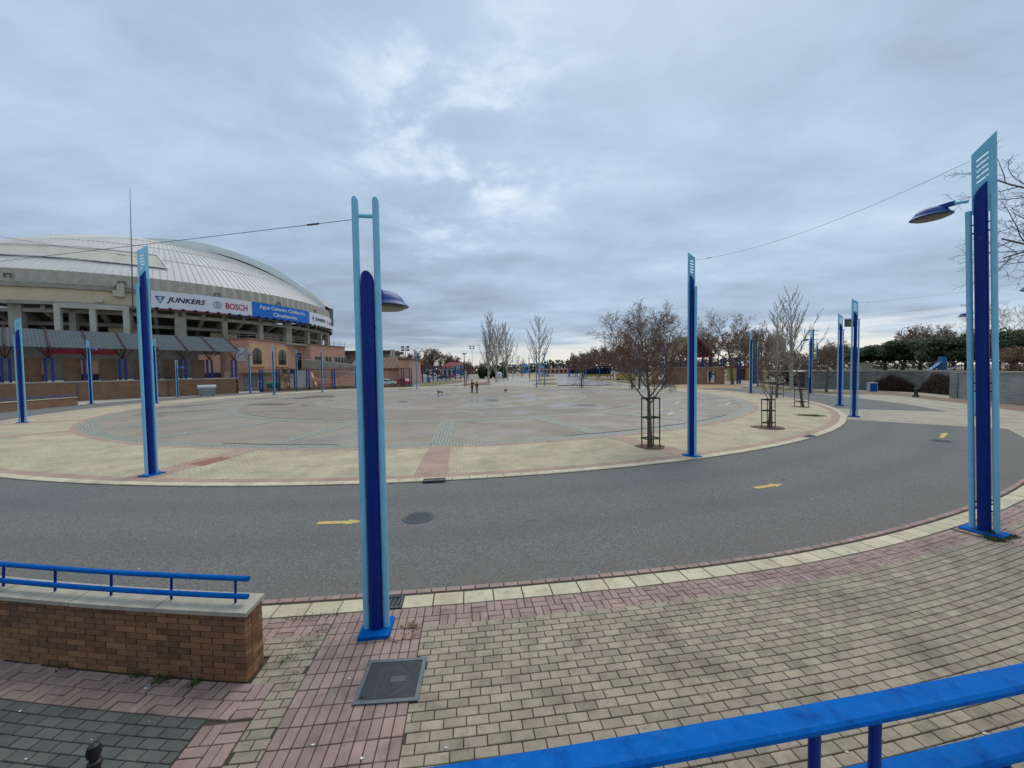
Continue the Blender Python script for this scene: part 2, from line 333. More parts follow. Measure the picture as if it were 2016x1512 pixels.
sheet('inner_disc',[P(21.2,i*3) for i in range(120)],.005,DISCI)
ring('middle_paving',9.,14.5,.010,DISC)
ring('cobble_ring',28.7,29.5,.004,COB); ring('cobble_ring',21.0,21.8,.010,COB); ring('cobble_ring',14.4,14.9,.014,COB)
for k in range(24):
    a=-8.2+15*k; mb=MB(); mb.uv=[]
    for r in (21.6,25.2,28.8):
        for s in (-.45,.45):
            q=P(r,a)+Vector((math.cos(R_(a)),math.sin(R_(a)),0))*s; mb.v.append((q.x,q.y,.008)); mb.uv.append((s+k*3,r))
    mb.f=[(0,1,3,2),(2,3,5,4)]; mb.build('cobble_band',COB,kind='structure',fix=True)
ring('plaza_paving',29.5,33.8,.0,INP,nr=2)
ring('paving_edge_band',29.5,29.8,.004,INPP); ring('paving_edge_band',33.8,34.2,.0,INPP)
for a in (-38.2,-8.2,6.85,21.9,66,96,-53,-83,-113):
    ring('paving_radial_band',29.8,33.8,.004,INPP,a-.85,a+.85,4)
sheet('patched_paving',[G(372,914),G(400,917),G(455,902),G(432,900)],.008,mat('red_patch',(.32,.13,.10),None,5,.9))
ring('ring_road',34.5,RO,-.02,ROADM,-180,180,480,nr=4)
CROSS=brickmat('crossing_pavers',(.42,.37,.29),(.36,.32,.25),(.26,.22,.17),.2,.1,.006,stain=(.5,.5,(.33,.28,.21)))
ring('paved_crossing',34.5,60.,-.014,CROSS,48.0,60.,24)
# outer walks on the far sides
OW=brickmat('outer_walk_pavers',(.42,.385,.30),(.36,.33,.26),(.25,.22,.17),.2,.1,.006,stain=(.4,.5,(.29,.25,.19)))
CONCW=mat('pale_concrete',(.40,.38,.33),(.32,.305,.27),.8,.9,.15,30,stain=(.3,.5,(.25,.225,.18)))
ring('outer_walk',RO,52.,-.016,OW,60,130,90); ring('outer_walk',RO,47.,-.010,OW,34,48.,24)
ring('outer_walk',RO,62.,-.016,CONCW,130,345,180)
# ------------------------------------------------------------------ near sidewalk, paver by paver
ring('sidewalk',RO,47.2,-.014,BED,-15.,34.,100)
walk=[o for o in col.objects if o.name=='sidewalk'][0]
def unit_paver(l,w,h=.05,bv=.004):
    mb=MB(); l/=2; w/=2
    for dz,i in ((-h,0),(-bv,0),(0,bv)):
        for x,y in ((-1,-1),(1,-1),(1,1),(-1,1)): mb.v.append((x*(l-i),y*(w-i),dz))
    mb.f=[(k*4+j,k*4+(j+1)%4,k*4+4+(j+1)%4,k*4+4+j) for k in (0,1) for j in range(4)]+[(8,9,10,11)]
    return mb.mesh('paver')
pieces=[]      # (x,y,rz,length,width,kind)
def S(s,a): return RO(a)+s
def slope(s,a):   # direction of a course at that place
    p=P(S(s,a-.2),a-.2); q=P(S(s,a+.2),a+.2); return math.atan2(q.y-p.y,q.x-p.x)
COVER=[Vector((-1.52,3.46)),Vector((-.91,3.50)),Vector((-.98,4.04)),Vector((-1.57,4.01))]
cc=sum(COVER,Vector((0,0)))/4
def incover(x,y): 
    ux=Vector((.61,.04)).normalized(); d=Vector((x,y))-cc; return abs(d.dot(ux))<.29 and abs(d.dot(Vector((-ux.y,ux.x))))<.25
GR1=G(782,1188); 
def WO(a): return -.13*(5.38-max(a,-2.)) if a<5.38 else 0.
def ok(x,y,r,a):
    if incover(x,y): return False
    if a<5.32 and 41.14<r-WO(a)<41.47: return False
    return True
def lay(s,a,l,w,kind,rot=0.):
    r=S(s,a); p=P(r,a)
    if not ok(p.x,p.y,r,a): return
    pieces.append((p.x,p.y,slope(s,a)+rot,l,w,kind))
dg=lambda l,r:math.degrees(l/r)
# kerb line: pink edge bricks, then cream slabs
a=-14.
while a<34: lay(.05,a,.2,.1,'edge'); a+=dg(.205,39.9)
sa=[-14.+dg(.405,40.1)*i for i in range(int(48/dg(.405,40.1)))]
ig=min(range(len(sa)),key=lambda i:(P(S(.285,sa[i]),sa[i])-GR1).length); GR1=P(S(.285,sa[ig]),sa[ig]); GA1=sa[ig]
for i,a in enumerate(sa):
    if i!=ig: lay(.285,a,.40,.28,'slab')
BA=6.78
# basket weave in two rows
for row in (0,1):
    for a0,dr,a1 in ((BA-dg(.555,40.5),-1,-13.5),(BA+dg(.555,40.5),1,21.9-dg(.455,40)),(21.9+dg(.455,40),1,33.8)):
        st=dg(.2,40.5); a=a0+dr*st/2; k=row
        while (a1-a)*dr>0:
            s=.54+row*.2
            if k%2: lay(s-.05,a,.2,.1,'pink'); lay(s+.05,a,.2,.1,'pink')
            else:
                d=dg(.05,40.5); lay(s,a-d,.2,.1,'pink',PI/2); lay(s,a+d,.2,.1,'pink',PI/2)
            a+=dr*st; k+=1
# radial pink bands in stack bond, one at each pole
def band(ac,w,s0,s1,kind='pink'):
    n=int(round(w/.1))
    for j in range(int((s1-s0)/.2)):
        for i in range(n):
            s=s0+.1+.2*j; r=S(s,ac); lay(s,ac+dg((i-(n-1)/2)*.1005,r),.2,.1,kind,PI/2)
band(BA,1.1,.44,5.1); band(21.9,.9,.44,5.1)
def inband(r,a): return abs(R_(a-BA)*r)<.55+.09 or abs(R_(a-21.9)*r)<.45+.09
# running-bond courses, pieces cut where they meet a band
def layrow(s,a0,a1,kind,phase):
    r=S(s,(a0+a1)/2); st=dg(.2,r); a=(math.floor(a0/st)-1)*st+phase*st*.5
    while a<a1:
        lo,hi=max(a,a0),min(a+st,a1); L_=R_(hi-lo)*r
        if L_>.035: lay(s,(lo+hi)/2,L_,.1,kind)
        a+=st
k=0; s=.87
while s<5.2:
    bl,br=BA-dg(.555,S(s,BA)),BA+dg(.555,S(s,BA)); b2,b3=21.9-dg(.455,S(s,22)),21.9+dg(.455,S(s,22)); r=S(s,5.)
    layrow(s,-14. if r<41.12 else (5.32 if r<41.43 else 5.655),bl,'yellow',k%2); layrow(s,br,b2,'yellow',k%2); layrow(s,b3,34.,'yellow',k%2)
    s+=.1; k+=1
s=41.91-RO(0); k=0
def lay_rel(r,a,l,w,kind,rot=0.):
    lay(r+WO(a)-RO(a),a,l,w,kind,rot-(.18 if -2<a<5.38 else 0))
r=41.905
while r<45.2:
    st=dg(.2,r); a=5.09; first=True
    while a>-12.5:
        w_=st*(.5 if (first and k%2) else 1); lay_rel(r,a-w_/2,R_(w_)*r*1.01,.1,'dark'); a-=w_; first=False
    r+=.1; k+=1
# pink basket weave round the charcoal field
for row in (0,1):
    a=5.655-dg(.1,41.5); k=row
    while a>-13:
        r=41.55+row*.2
        if k%2: lay_rel(r-.05,a,.2,.1,'pink'); lay_rel(r+.05,a,.2,.1,'pink')
        else:
            d=dg(.05,r); lay_rel(r,a-d,.2,.1,'pink',PI/2); lay_rel(r,a+d,.2,.1,'pink',PI/2)
        a-=dg(.2,r); k+=1
for c_ in (0,1):
    for j in range(14):
        r=41.98+j*.2; a=5.375-.137+c_*.274; s=r-RO(a)
        if (j+c_)%2: lay(s-.05,a,.2,.1,'pink'); lay(s+.05,a,.2,.1,'pink')
        else:
            d=dg(.05,r); lay(s,a-d,.2,.1,'pink',PI/2); lay(s,a+d,.2,.1,'pink',PI/2)
def onscreen(x,y):
    v=CR.transposed()@Vector((x,y,-CAMH)); 
    if v.z>-.3: return None
    px=1008+FPX*v.x/-v.z; py=756-FPX*v.y/-v.z
    return (px,py) if -40<px<2056 and py<1552 else None
KM=dict(yellow=PY,pink=PP,dark=PD,slab=CREAM,edge=PP)
NM=dict(yellow='paver',pink='pink_paver',dark='charcoal_paver',slab='kerb_slab',edge='edge_brick')
UP={}
for kd in KM:
    sel=[p for p in pieces if p[5]==kd]
    sel.sort(key=lambda p:(0 if onscreen(p[0],p[1]) else 1,p[0]**2+p[1]**2))
    one,rest=sel[:300],sel[300:]
    one=[p for p in one if onscreen(p[0],p[1])]; so_=set(one); rest=[p for p in sel if p not in so_]
    for x,y,rz,l,w,_ in one:
        l=round(l,2); key=(l,w,kd)
        if key not in UP: UP[key]=unit_paver(l-.009,w-.009); UP[key].materials.append(KM[kd])
        o=put(NM[kd],UP[key],walk); o.location=(x,y,rng.gauss(0,.0012)); o.rotation_euler=(rng.gauss(0,.006),rng.gauss(0,.004),rz+rng.gauss(0,.006))
    mb=MB()
    for x,y,rz,l,w,_ in rest:
        l2,w2=(l-.009)/2,(w-.009)/2; cs,sn=math.cos(rz),math.sin(rz); z=rng.gauss(0,.0012); n=len(mb.v)
        for dz,i in ((-.014,0),(-.004,0),(0,.004)):
            for sx,sy in ((-1,-1),(1,-1),(1,1),(-1,1)):
                u,v=sx*(l2-i),sy*(w2-i); mb.v.append((x+u*cs-v*sn,y+u*sn+v*cs,z+dz))
        mb.f+=[(n+q*4+j,n+q*4+(j+1)%4,n+q*4+4+(j+1)%4,n+q*4+4+j) for q in (0,1) for j in range(4)]+[(n+8,n+9,n+10,n+11)]
    if rest: mb.build(NM[kd]+'_field',KM[kd],walk,kind='stuff')
# kerb stones round the plaza island
kb=[o for o in col.objects if o.name.startswith('plaza_paving')][0]
kerb=ring('plaza_kerb',34.18,34.52,-.012,BED,-180,180,240)
ks=unit_paver(.49,.30,.06,.008); ks.materials.append(CREAM); n=int(2*PI*34.35/.5); mb=MB()
for i in range(n):
    a=-180+360*(i+.5)/n; p=P(34.35,a)
    if -34<a<47:
        o=put('kerb_stone',ks,kerb); o.location=(p.x,p.y,.012+rng.gauss(0,.002)); o.rotation_euler=(0,0,R_(a)+rng.gauss(0,.004))
    else: mb.box((p.x,p.y,-.01),(.49,.30,.044),R_(a))
mb.build('kerb_stone_run',CREAM,kerb,kind='stuff')
# ------------------------------------------------------------------ road paint, lids, grates
YEL=mat('worn_yellow_paint',(.62,.47,.12),(.50,.38,.10),30.,.8,stain=[(22.,.9,(.17,.165,.155)),(60.,.8,(.15,.145,.14)),(5.,.4,(.25,.23,.18))])
def arrow(p,rz,L=1.0,w=.075):
    mb=MB(); z=-.014; c,s=math.cos(rz),math.sin(rz)
    poly=[(0,-w),(L*.62,-w),(L*.62,-w*1.9),(L,0),(L*.62,w*1.9),(L*.62,w),(0,w)]
    mb.add([(p.x+x*c-y*s,p.y+x*s+y*c,z) for x,y in poly],[(0,1,5,6),(2,3,4)])
    return mb
for p,q,lab in (((625,1030),(718,1027),'worn yellow painted arrow on the road behind the double-tube lamp pole'),((1486,961),(1541,953),'worn yellow painted arrow on the open road before the slotted pole'),((1853,862),(1862,852),'short foreshortened yellow arrow painted on the road by the paved crossing')):
    A,B=G(*p,-.02),G(*q,-.02); d=B-A; L=max(d.length,.9)
    arrow(A,math.atan2(d.y,d.x),L).build('road_arrow',YEL,label=lab,cat='road marking',group='yellow arrows on the ring road',fix=True)
def lid(p,r,lab):
    t=thing('manhole_cover',lab,'manhole cover',(p.x,p.y,-.02))
    MB().lathe([(r,0),(r,.010),(r-.03,.012),(r-.04,.008)],n=40).build('rim',IRON,t,fix=True)
    m2=MB().lathe([(r-.045,-.01),(r-.045,.011)],n=40)
    for i in range(-6,7):
        for j in range(-6,7):
            x,y=i*.046,j*.046
            if math.hypot(x,y)<r-.07: m2.box((x,y,.013),(.03,.03,.006),PI/4)
    m2.build('lid',IRON,t,fix=True); return t
lid(G(824,1019,-.02),.335,'round iron manhole cover in the road beside the yellow arrow')
lid(G(1852,868,-.02),.36,'round iron manhole cover in the road near the paved crossing')
def grate(p,rz,l,w,z,lab,n=6):
    t=thing('drain_grate',lab,'drain grate',(p.x,p.y,z),rz)
    f=MB(); f.box((0,w/2-.012,0),(l,.024,.03)); f.box((0,-w/2+.012,0),(l,.024,.03)); f.box((l/2-.012,0,.001),(.024,w-.05,.03)); f.box((-l/2+.012,0,.001),(.024,w-.05,.03)); f.build('frame',IRON,t)
    MB().box((0,0,-.02),(l-.02,w-.02,.008)).build('sump',DARK,t)
    for i in range(n):
        x=-l/2+.03+(l-.06)*(i+.5)/n; MB().box((x,0,-.003),((l-.06)/n*.45,w-.04,.02),-.12).build('bar',IRON,t)
grate(GR1,R_(GA1),.40,.275,-.006,'cast iron drain grate in the kerb behind the double-tube lamp pole')
grate(G(855,947),R_(7),.62,.26,.03,'cast iron drain grate in the island kerb at the pink band',9)
grate(P(34.35,34.5),R_(34.5),.62,.26,.03,'drain grate in the island kerb at the leaning young tree',9)
# square service cover
cv=thing('service_cover','square dark iron service cover with diamond tread among the pink pavers','manhole cover',(cc.x,cc.y,0),math.atan2(.04,.61))
f=MB(); w,h=.61,.55
for c_,d_ in (((0,h/2-.02,0),(w,.04,.03)),((0,-h/2+.02,0),(w,.04,.03)),((w/2-.02,0,0),(.04,h-.08,.03)),((-w/2+.02,0,0),(.04,h-.08,.03))): f.box(c_,d_)
f.build('frame',mat('iron_frame',(.13,.155,.17),(.10,.12,.13),12,.45,.15,40,metal=.3),cv)
l=MB(); l.box((0,0,-.006),(w-.085,h-.085,.03)); l.build('lid',mat('iron_lid',(.05,.06,.068),(.04,.045,.05),12,.6,.2,40,metal=.3),cv)
tr=MB()
for i in range(-16,17):
    for j in range(-16,17):
        x=(i-j)*.0128; y=(i+j)*.0128
        if abs(x)>w/2-.055 or abs(y)>h/2-.055: continue
        if abs(x+.13)<.022 and abs(y)<.2: continue
        if abs(x-.06)<.085 and abs(y)<.05: continue
        rr=math.hypot(x+.02,y)
        if .155<rr<.195 and x>0: continue
        if -.085<x<-.05 and abs(y)<.09: continue
        tr.box((x,y,.011),(.0135,.0135,.005),PI/4)
tr.build('tread_studs',IRON,cv,kind='stuff')
MB().box((.06,0,.0105),(.15,.08,.006)).build('name_plate',IRON,cv)
MB().tube((-w/2+.07,-h/2+.08,.008),(-w/2+.07,-h/2+.08,.0125),.014,n=12).build('lifting_hole',DARK,cv)
# ------------------------------------------------------------------ near brick wall with coping and rail
WA0,WA1=-8.,5.28; WR0,WR1=41.16,41.44; WH=.69
def PW(r,a,z=0.): return P(r+WO(a),a,z)
def wrot(a): return R_(a)-(.18 if -2<a<5.5 else 0.)
wall=thing('brick_wall','low curved brown brick wall with cream coping beside the charcoal pavers','wall')
mb=MB(); n=40
for i in range(n+1):
    a=WA0+(WA1-.02-WA0)*i/n
    for r in (WR0+.012,WR1-.012):
        for z in (-.02,WH-.005): mb.v.append(tuple(PW(r,a,z)))
for i in range(n):
    b=i*4; mb.f+=[(b,b+4,b+5,b+1),(b+2,b+3,b+7,b+6),(b+1,b+5,b+7,b+3)]
mb.f+=[(0,1,3,2),(n*4,n*4+2,n*4+3,n*4+1)]; mb.build('wall_core',MORT,wall,fix=True)
bmesh_b=unit_paver(.232,.085,.053,.003); bmesh_b.materials.append(BRK); bmesh_h=unit_paver(.132,.085,.053,.003); bmesh_h.materials.append(BRK)
NC=11; ch=WH/NC; stuffb=MB()
for c_ in range(NC):
    z=(c_+1)*ch-.004; L0=.0 if c_%2 else .12; d=L0
    while True:
        a=WA1-dg(.12+d,WR1)
        if a<WA0: break
        p=PW(WR1-.0425,a)
        if a>.6:
            o=put('brick',bmesh_b,wall); o.location=(p.x,p.y,z); o.rotation_euler=(rng.gauss(0,.008),rng.gauss(0,.004),wrot(a)+rng.gauss(0,.004))
        else: stuffb.box((p.x,p.y,z-.0265),(.232,.085,.053),wrot(a))
        d+=.243
    # end face
    if c_%2==0:
        p=PW(WR1-.0425,WA1-dg(.06,WR1)); o=put('brick',bmesh_h,wall); o.location=(p.x,p.y,z); o.rotation_euler=(0,0,wrot(WA1)); o.scale=(.85,1,1)
    for rr,me,sc in (((WR1-.085-.098,bmesh_b,.8),) if c_%2 else ((WR1-.085-.05,bmesh_h,.68),(WR1-.085-.15,bmesh_h,.68))):
        p=PW(rr,WA1-dg(.0425,WR1)); o=put('brick',me,wall); o.location=(p.x,p.y,z); o.rotation_euler=(0,0,R_(WA1)+PI/2); o.scale=(sc,1,1)
    # plaza side
    d=0
    while True:
        a=WA1-dg(.2+d,WR0)
        if a<WA0: break
        p=PW(WR0+.0425,a); stuffb.box((p.x,p.y,z-.0265),(.232,.085,.053),wrot(a)); d+=.243
stuffb.build('brick_run',BRK,wall,kind='stuff')
a=WA1+.03
while a>WA0:
    b=a-dg(1.0,41.3); mb=MB()
    for q in (a,(a+b)/2,b+.018):
        for r in (WR0-.03,WR1+.03):
            for z in (WH,WH+.042): mb.v.append(tuple(PW(r,q,z)))
    for i in (0,4): mb.f+=[(i,i+4,i+5,i+1),(i+2,i+3,i+7,i+6),(i+1,i+5,i+7,i+3),(i,i+2,i+6,i+4)]
    mb.f+=[(0,1,3,2),(8,10,11,9)]; mb.build('coping_stone',mat('coping_stone',(.44,.41,.33),(.34,.315,.25),3.,.9,.3,30,isl=.08,stain=[(2.,.6,(.20,.175,.12)),(7.,.4,(.14,.13,.085))]),wall,fix=True); a=b
rail=thing('wall_rail','blue double tube rail on posts along the coping of the low brick wall','railing')
aa=[5.22-i*.25 for i in range(54)]
MB().path([PW(41.3,a,.985) for a in aa],.027,10).build('upper_tube',RB,rail,smooth=True)
MB().path([PW(41.33,a,.815) for a in aa],.027,10).build('lower_tube',RB,rail,smooth=True)
a=5.02
while a>-8: MB().tube(PW(41.315,a,WH+.05),PW(41.30,a,.98),.012,n=8).build('post',DB,rail,smooth=True); a-=1.0
# grass growing at wall foot and in pole plates
def tufts(name,pts,lab,h=.05,n=60,spread=.05,parent=None):
    mb=MB()
    for p in pts:
        for i in range(n):
            x,y=p[0]+rng.gauss(0,spread),p[1]+rng.gauss(0,spread); z=p[2] if len(p)>2 else 0; t=rng.uniform(0,2*PI); hh=h*rng.uniform(.4,1.2); w=.004+h*.09
            mb.add([(x-w*math.sin(t),y+w*math.cos(t),z),(x+w*math.sin(t),y-w*math.cos(t),z),(x+math.cos(t)*hh*.5,y+math.sin(t)*hh*.5,z+hh)],[(0,1,2)])
    mb.build(name,GRASSM,parent,label=lab if not parent else None,cat='grass' if not parent else None,kind='stuff')
tufts('grass_tufts',[G(270,1333),G(310,1338),G(325,1338),G(385,1345),G(130,1312)],'small green grass tufts at the foot of the low brick wall',.05,45,.03)
tufts('joint_moss',[P(40.6+rng.random()*.8,5.55+rng.random()*.5) for _ in range(14)]+[P(40.42,6.05-.1*i) for i in range(10)],'moss and small weeds in the paver joints by the wall end',.016,26,.04)
# ------------------------------------------------------------------ viewing terrace with its handrail (camera stands on it)
TZ=1.25
ring('terrace',44.40,52.,TZ,CONC,-2,26,40)
tw=MB()
for i in range(41):
    a=-2+28*i/40
    for r in (44.42,44.70):
        for z in (-.02,TZ-.004): tw.v.append(tuple(P(r,a,z)))
for i in range(40):
    b=i*4; tw.f+=[(b,b+4,b+5,b+1),(b+2,b+3,b+7,b+6)]
tw.build('terrace_wall',brickmat('terrace_brick',(.28,.14,.07),(.22,.10,.05),(.12,.09,.06),.25,.06,.01,vec='Object'),label='brick retaining wall under the viewing terrace handrail',cat='wall',fix=True)
hr=thing('handrail','bright blue handrail with upper bar on short posts along the viewing terrace','railing')
def bar(z,r0,r1,h,a0,a1,n=60):
    mb=MB()
    for i in range(n+1):
        a=a0+(a1-a0)*i/n
        for r,zz in ((r0,z-h),(r0,z-.006),(r0+.008,z),(r1-.008,z),(r1,z-.006),(r1,z-h)): mb.v.append(tuple(P(r,a,zz)))
    for i in range(n):
        for k in range(6): mb.f.append((i*6+k,i*6+(k+1)%6,(i+1)*6+(k+1)%6,(i+1)*6+k))
    mb.f+=[(0,1,2,3,4,5),tuple(n*6+k for k in (5,4,3,2,1,0))]; return mb
bar(2.20,44.600,44.672,.018,2.,24.).build('upper_bar',RB,hr,fix=True)
bar(2.00,44.600,44.670,.018,2.,24.).build('lower_bar',RB,hr,fix=True)
a=9.36-.24*3-.9*8
for k in range(14):
    for d in (0,.24):
        aa_=9.36+(k-6)*.98+d; MB().tube(P(44.645,aa_,1.995),P(44.645,aa_,2.19),.0135,n=10).tube(P(44.645,aa_,1.999),P(44.645,aa_,2.012),.024,.017,n=10).build('short_post',DB,hr,smooth=True)
for k in range(-26,52):
    aa_=9.98+k*.205
    if 2<aa_<24: MB().tube(P(44.645,aa_,TZ-.01),P(44.645,aa_,1.99),.0115,n=8).build('baluster',DB,hr,smooth=True)
# bollard head at lower left
bp=G(184,1464,.90); bo=thing('bollard','slim black metal bollard with round head on the charcoal pavers','bollard',(bp.x,bp.y,0))
bo.scale=(.78,.78,1.)
IRB=mat('black_iron',(.015,.015,.02),(.01,.01,.012),8,.4,.1,30)
MB().lathe([(.06,0),(.06,.06),(.04,.09),(.034,.76)],n=20).build('shaft',IRB,bo,smooth=True)
MB().lathe([(.034,.75),(.045,.77),(.045,.79),(.03,.80),(.03,.815),(.043,.83),(.046,.86),(.034,.89),(.012,.90)],n=20).build('head',IRB,bo,smooth=True)
# ------------------------------------------------------------------ blue poles
def luminaire(parent,x,z,ax,k=1.):
    """dome lamp on an arm along +x"""
    arm=MB().tube((ax,0,z+.10),(x-.18,0,z+.16),.03,.026,n=10); arm.build('lamp_arm',LB,parent,smooth=True)
    lamp=MB().lathe([(.335,-.005),(.345,.0),(.33,.02),(.29,.055),(.285,.075),(.275,.078),(.25,.125),(.19,.175),(.10,.205),(.02,.212)],(x,0,z),28,Matrix.Scale(k,3)).build('lamp_shade',mat('lamp_blue',(.004,.055,.25),(.003,.045,.2),4,.4,spec=.3),parent,smooth=True)
    MB().lathe([(.20,-.045),(.27,-.035),(.285,-.006)],(x,0,z),28,Matrix.Scale(k,3)).build('lens',LENS,lamp,smooth=True)
    MB().box((x-.22,0,z+.14),(.20,.10,.07)).build('lamp_neck',mat('lamp_blue',(0,0,0)),lamp)
def bolts(parent,zs,x0,x1):
    for z in zs:
        for sx in (-1,1): MB().tube((sx*x0,0,z),(sx*x1,0,z),.016,n=6).build('spacer_bolt',BBOLT,parent)
def tallpole(lamp):
    """three tubes in a row along local x; short tube and lamp towards the road (+x), slotted plate above the other one"""
    t=thing('blue_pole','tall blue pole','lamp post' if lamp else 'pole')
    MB().box((0,0,.02),(.54,.36,.04)).build('base_plate',RB,t)
    MB().tube((-.150,0,.03),(-.150,0,6.06),.042,n=14).build('side_tube',LB,t,smooth=True)
    MB().tube((.150,0,.03),(.150,0,5.86),.042,n=14).build('side_tube',LB,t,smooth=True)
    MB().tube((0,0,.03),(0,0,6.18),.086,n=18,sl1=((-1,0,0),.12)).build('centre_column',DB,t,smooth=True)
    # head plate with five slots: rows of strips around the openings
    pl=MB(); x0,x1,y=-.192,.105,.0; zt=lambda x:6.84+.26*(x1-x)/(x1-x0); th=.012
    sx0,sx1=-.10,.05; sk=.10          # slots slope the same way as the top cut
    def pan(xa,za0,za1,xb,zb0,zb1): pl.hexa([(xa,-th,za0),(xb,-th,zb0),(xb,th,zb0),(xa,th,za0)],[(xa,-th,za1),(xb,-th,zb1),(xb,th,zb1),(xa,th,za1)])
    zb=5.78
    pan(x0,zb,zt(x0),sx0,zb,zt(sx0)); pan(sx1,zb,zt(sx1),x1,zb,zt(x1))
    lo=zb; lo2=zb
    for k in range(5):
        za=6.30+k*.095; pan(sx0,lo,za+sk,sx1,lo2,za); lo=za+sk+.042; lo2=za+.042
    pan(sx0,lo,zt(sx0),sx1,lo2,zt(sx1))
    pl.build('head_plate',LB,t)
    MB().tube((.02,0,zt(.02)-.13),(.02,0,zt(.02)-.131),.001,n=4)
    bolts(t,(.42,.55,2.6,2.75,5.45,5.6),.078,.115)
    if lamp: luminaire(t,.64,5.95,.15,.88)
    return t
def twinpole():
    t=thing('twin_tube_lamp_post','short','lamp post')
    MB().box((0,0,.02),(.36,.36,.04)).build('base_plate',RB,t)
    for s in (-1,1): MB().tube((0,s*.115,.03),(0,s*.115,5.06),.038,n=14,sl1=((-1,0,0),.05)).build('side_tube',LB,t,smooth=True)
    MB().tube((0,0,.03),(0,0,4.16),.074,n=18,sl1=((-1,0,0),.10)).build('centre_column',DB,t,smooth=True)
    MB().tube((0,-.09,4.90),(0,.09,4.90),.022,n=10).build('cross_bar',LB,t,smooth=True)
    for z in (.38,.52,3.62,3.77,4.0):
        for s in (-1,1): MB().tube((0,s*.06,z),(0,s*.09,z),.016,n=6).build('spacer_bolt',BBOLT,t)
    luminaire(t,.85,4.0,.05)
    return t
pA=tallpole(False); pL=tallpole(True); pT=twinpole(); used=set()
def place(src,px,py,lab,group=None,inner=None,xy=None):
    q=xy or G(px,py); r,a=pol(q); inner=(r<37) if inner is None else inner
    rz=R_(a-90) if inner else R_(a+90)
    if src not in used: used.add(src); o=src; o.location=(q.x,q.y,0); o.rotation_euler=(0,0,rz); tag(o,lab,None,group)
    else: o=dup(src,(q.x,q.y,0),rz,lab,group)
    return o
gi='slotted blue poles round the plaza island'; go='blue lamp posts round the outside of the ring road'
place(pT,742,1240,'short twin light blue tube lamp post with dark blue column by the service cover')
pr=place(pL,1938,1048,'tall blue lamp post with slotted plate on the near sidewalk, grass at its foot',None,False)
pr.rotation_euler=(Matrix.Rotation(R_(-2.4),3,'Y')@pr.rotation_euler.to_matrix()).to_euler()
pl_=place(pA,299,935,'slotted blue pole by the dark red paving patch on the island edge')
pm_=place(pA,1362,898,'slotted blue pole on the island edge beside the first caged bare tree')
p1_=place(pA,1681,820,'slotted blue pole on the island edge where the kerb meets the paved crossing')
p2_=place(pA,1653,798,'slotted blue pole beyond the paved crossing carrying a small brown sign')
for px,py,lb in ((1478,774,'slotted blue pole behind the thin twin-stemmed tree, before the large plane tree'),(45,832,'slotted blue pole in front of the low brick wall with rail'),(308,794,'slotted blue pole beside the bare street tree at the long brick wall'),(540,777,'slotted blue pole on the plaza before the annexe arched windows'),(635,772,'slotted blue pole on the plaza before the ramp wall'),(821,765,'slotted blue pole at the corner of the grass strip by the car park'),(1056,762,'slotted blue pole before the single poplar right of the promenade'),(1259,765,'slotted blue pole behind the first caged tree at the lawn corner')): place(pA,px,py,lb,gi,True)
for px,py,lb in ((180,795,'slotted blue lamp post against the long brick wall under the pergola'),(493,774,'slotted blue lamp post before the graffiti shutter of the annexe'),(586,770,'slotted blue lamp post before the stadium entrance steps'),(812,762,'slotted blue lamp post at the end of the plaza fence by the brown-roofed house'),(1595,774,'slotted blue lamp post before the lattice utility pole'),(1072,759,'slotted blue lamp post beside the single poplar'),(1310,762,'slotted blue lamp post before the pavilion brick block')): place(pL,px,py,lb,go,False)
place(pT,350,781,'twin tube blue lamp post beside the grey container at the long brick wall',None,False); place(pT,700,765,'twin tube blue lamp post at the plaza fence before the brown-roofed house',None,False)
for a in (57.,42.): place(pL,0,0,'tall slotted blue lamp post standing far round the ring road',go,False,P(40.8,a))
pz1=place(pL,0,0,'tall slotted blue lamp post standing far round the ring road',go,False,P(40.8,-15))
pz2=place(pL,0,0,'tall slotted blue lamp post standing far round the ring road',go,False,P(40.8,-45))
for px,py in ((992,751),(1042,751),(1010,746)): place(pL,px,py,'tall blue lamp post along the promenade beyond the plaza','lamp posts along the promenade',False)
for px,py in ((1492,760),(1608,757)): place(pA,px,py,'slim light blue pole near the far pavilion walk','slim poles near the pavilion',True)
# small brown sign between the two poles
sg=thing('pole_sign','small brown square sign on an arm of the pole beyond the crossing','sign',(p2_.location.x,p2_.location.y,0))
s0=AT(1664,637,p2_.location.y)-p2_.location; 
sp=AT(1672,636,p2_.location.y)-p2_.location
MB().box((sp.x,0,sp.z),(.72,.05,.58)).build('sign_board',mat('brown_sign',(.10,.07,.06),(.06,.045,.05),3,.6),sg)
MB().box((sp.x,-.03,sp.z+.33),(.9,.04,.06)).build('bracket',LB,sg)
for dz in (-.12,.02): MB().box((sp.x+.05,-.028,sp.z+dz),(.45,.008,.04)).build('sign_bar',mat('faded_print',(.35,.30,.26),None,5,.7),sg)
# grass in the plate openings
tufts('grass_tufts',[(G(1950,1052)+Vector((.0,.0,.04))),G(1975,1058),G(1955,1062),G(1990,1056),G(1965,1064)],'grass growing round the base plate of the near tall lamp post',.05,130,.06)
tufts('grass_tufts',[G(299,932)+Vector((0,0,.04)),G(305,930)+Vector((0,0,.04))],'grass growing on the base plate of the pole by the red patch',.07,60,.06)
tufts('grass_tufts',[G(1590,818),G(1600,819),G(1580,818),G(1610,819)],'patch of grass in an empty tree pit by the crossing',.09,150,.2)
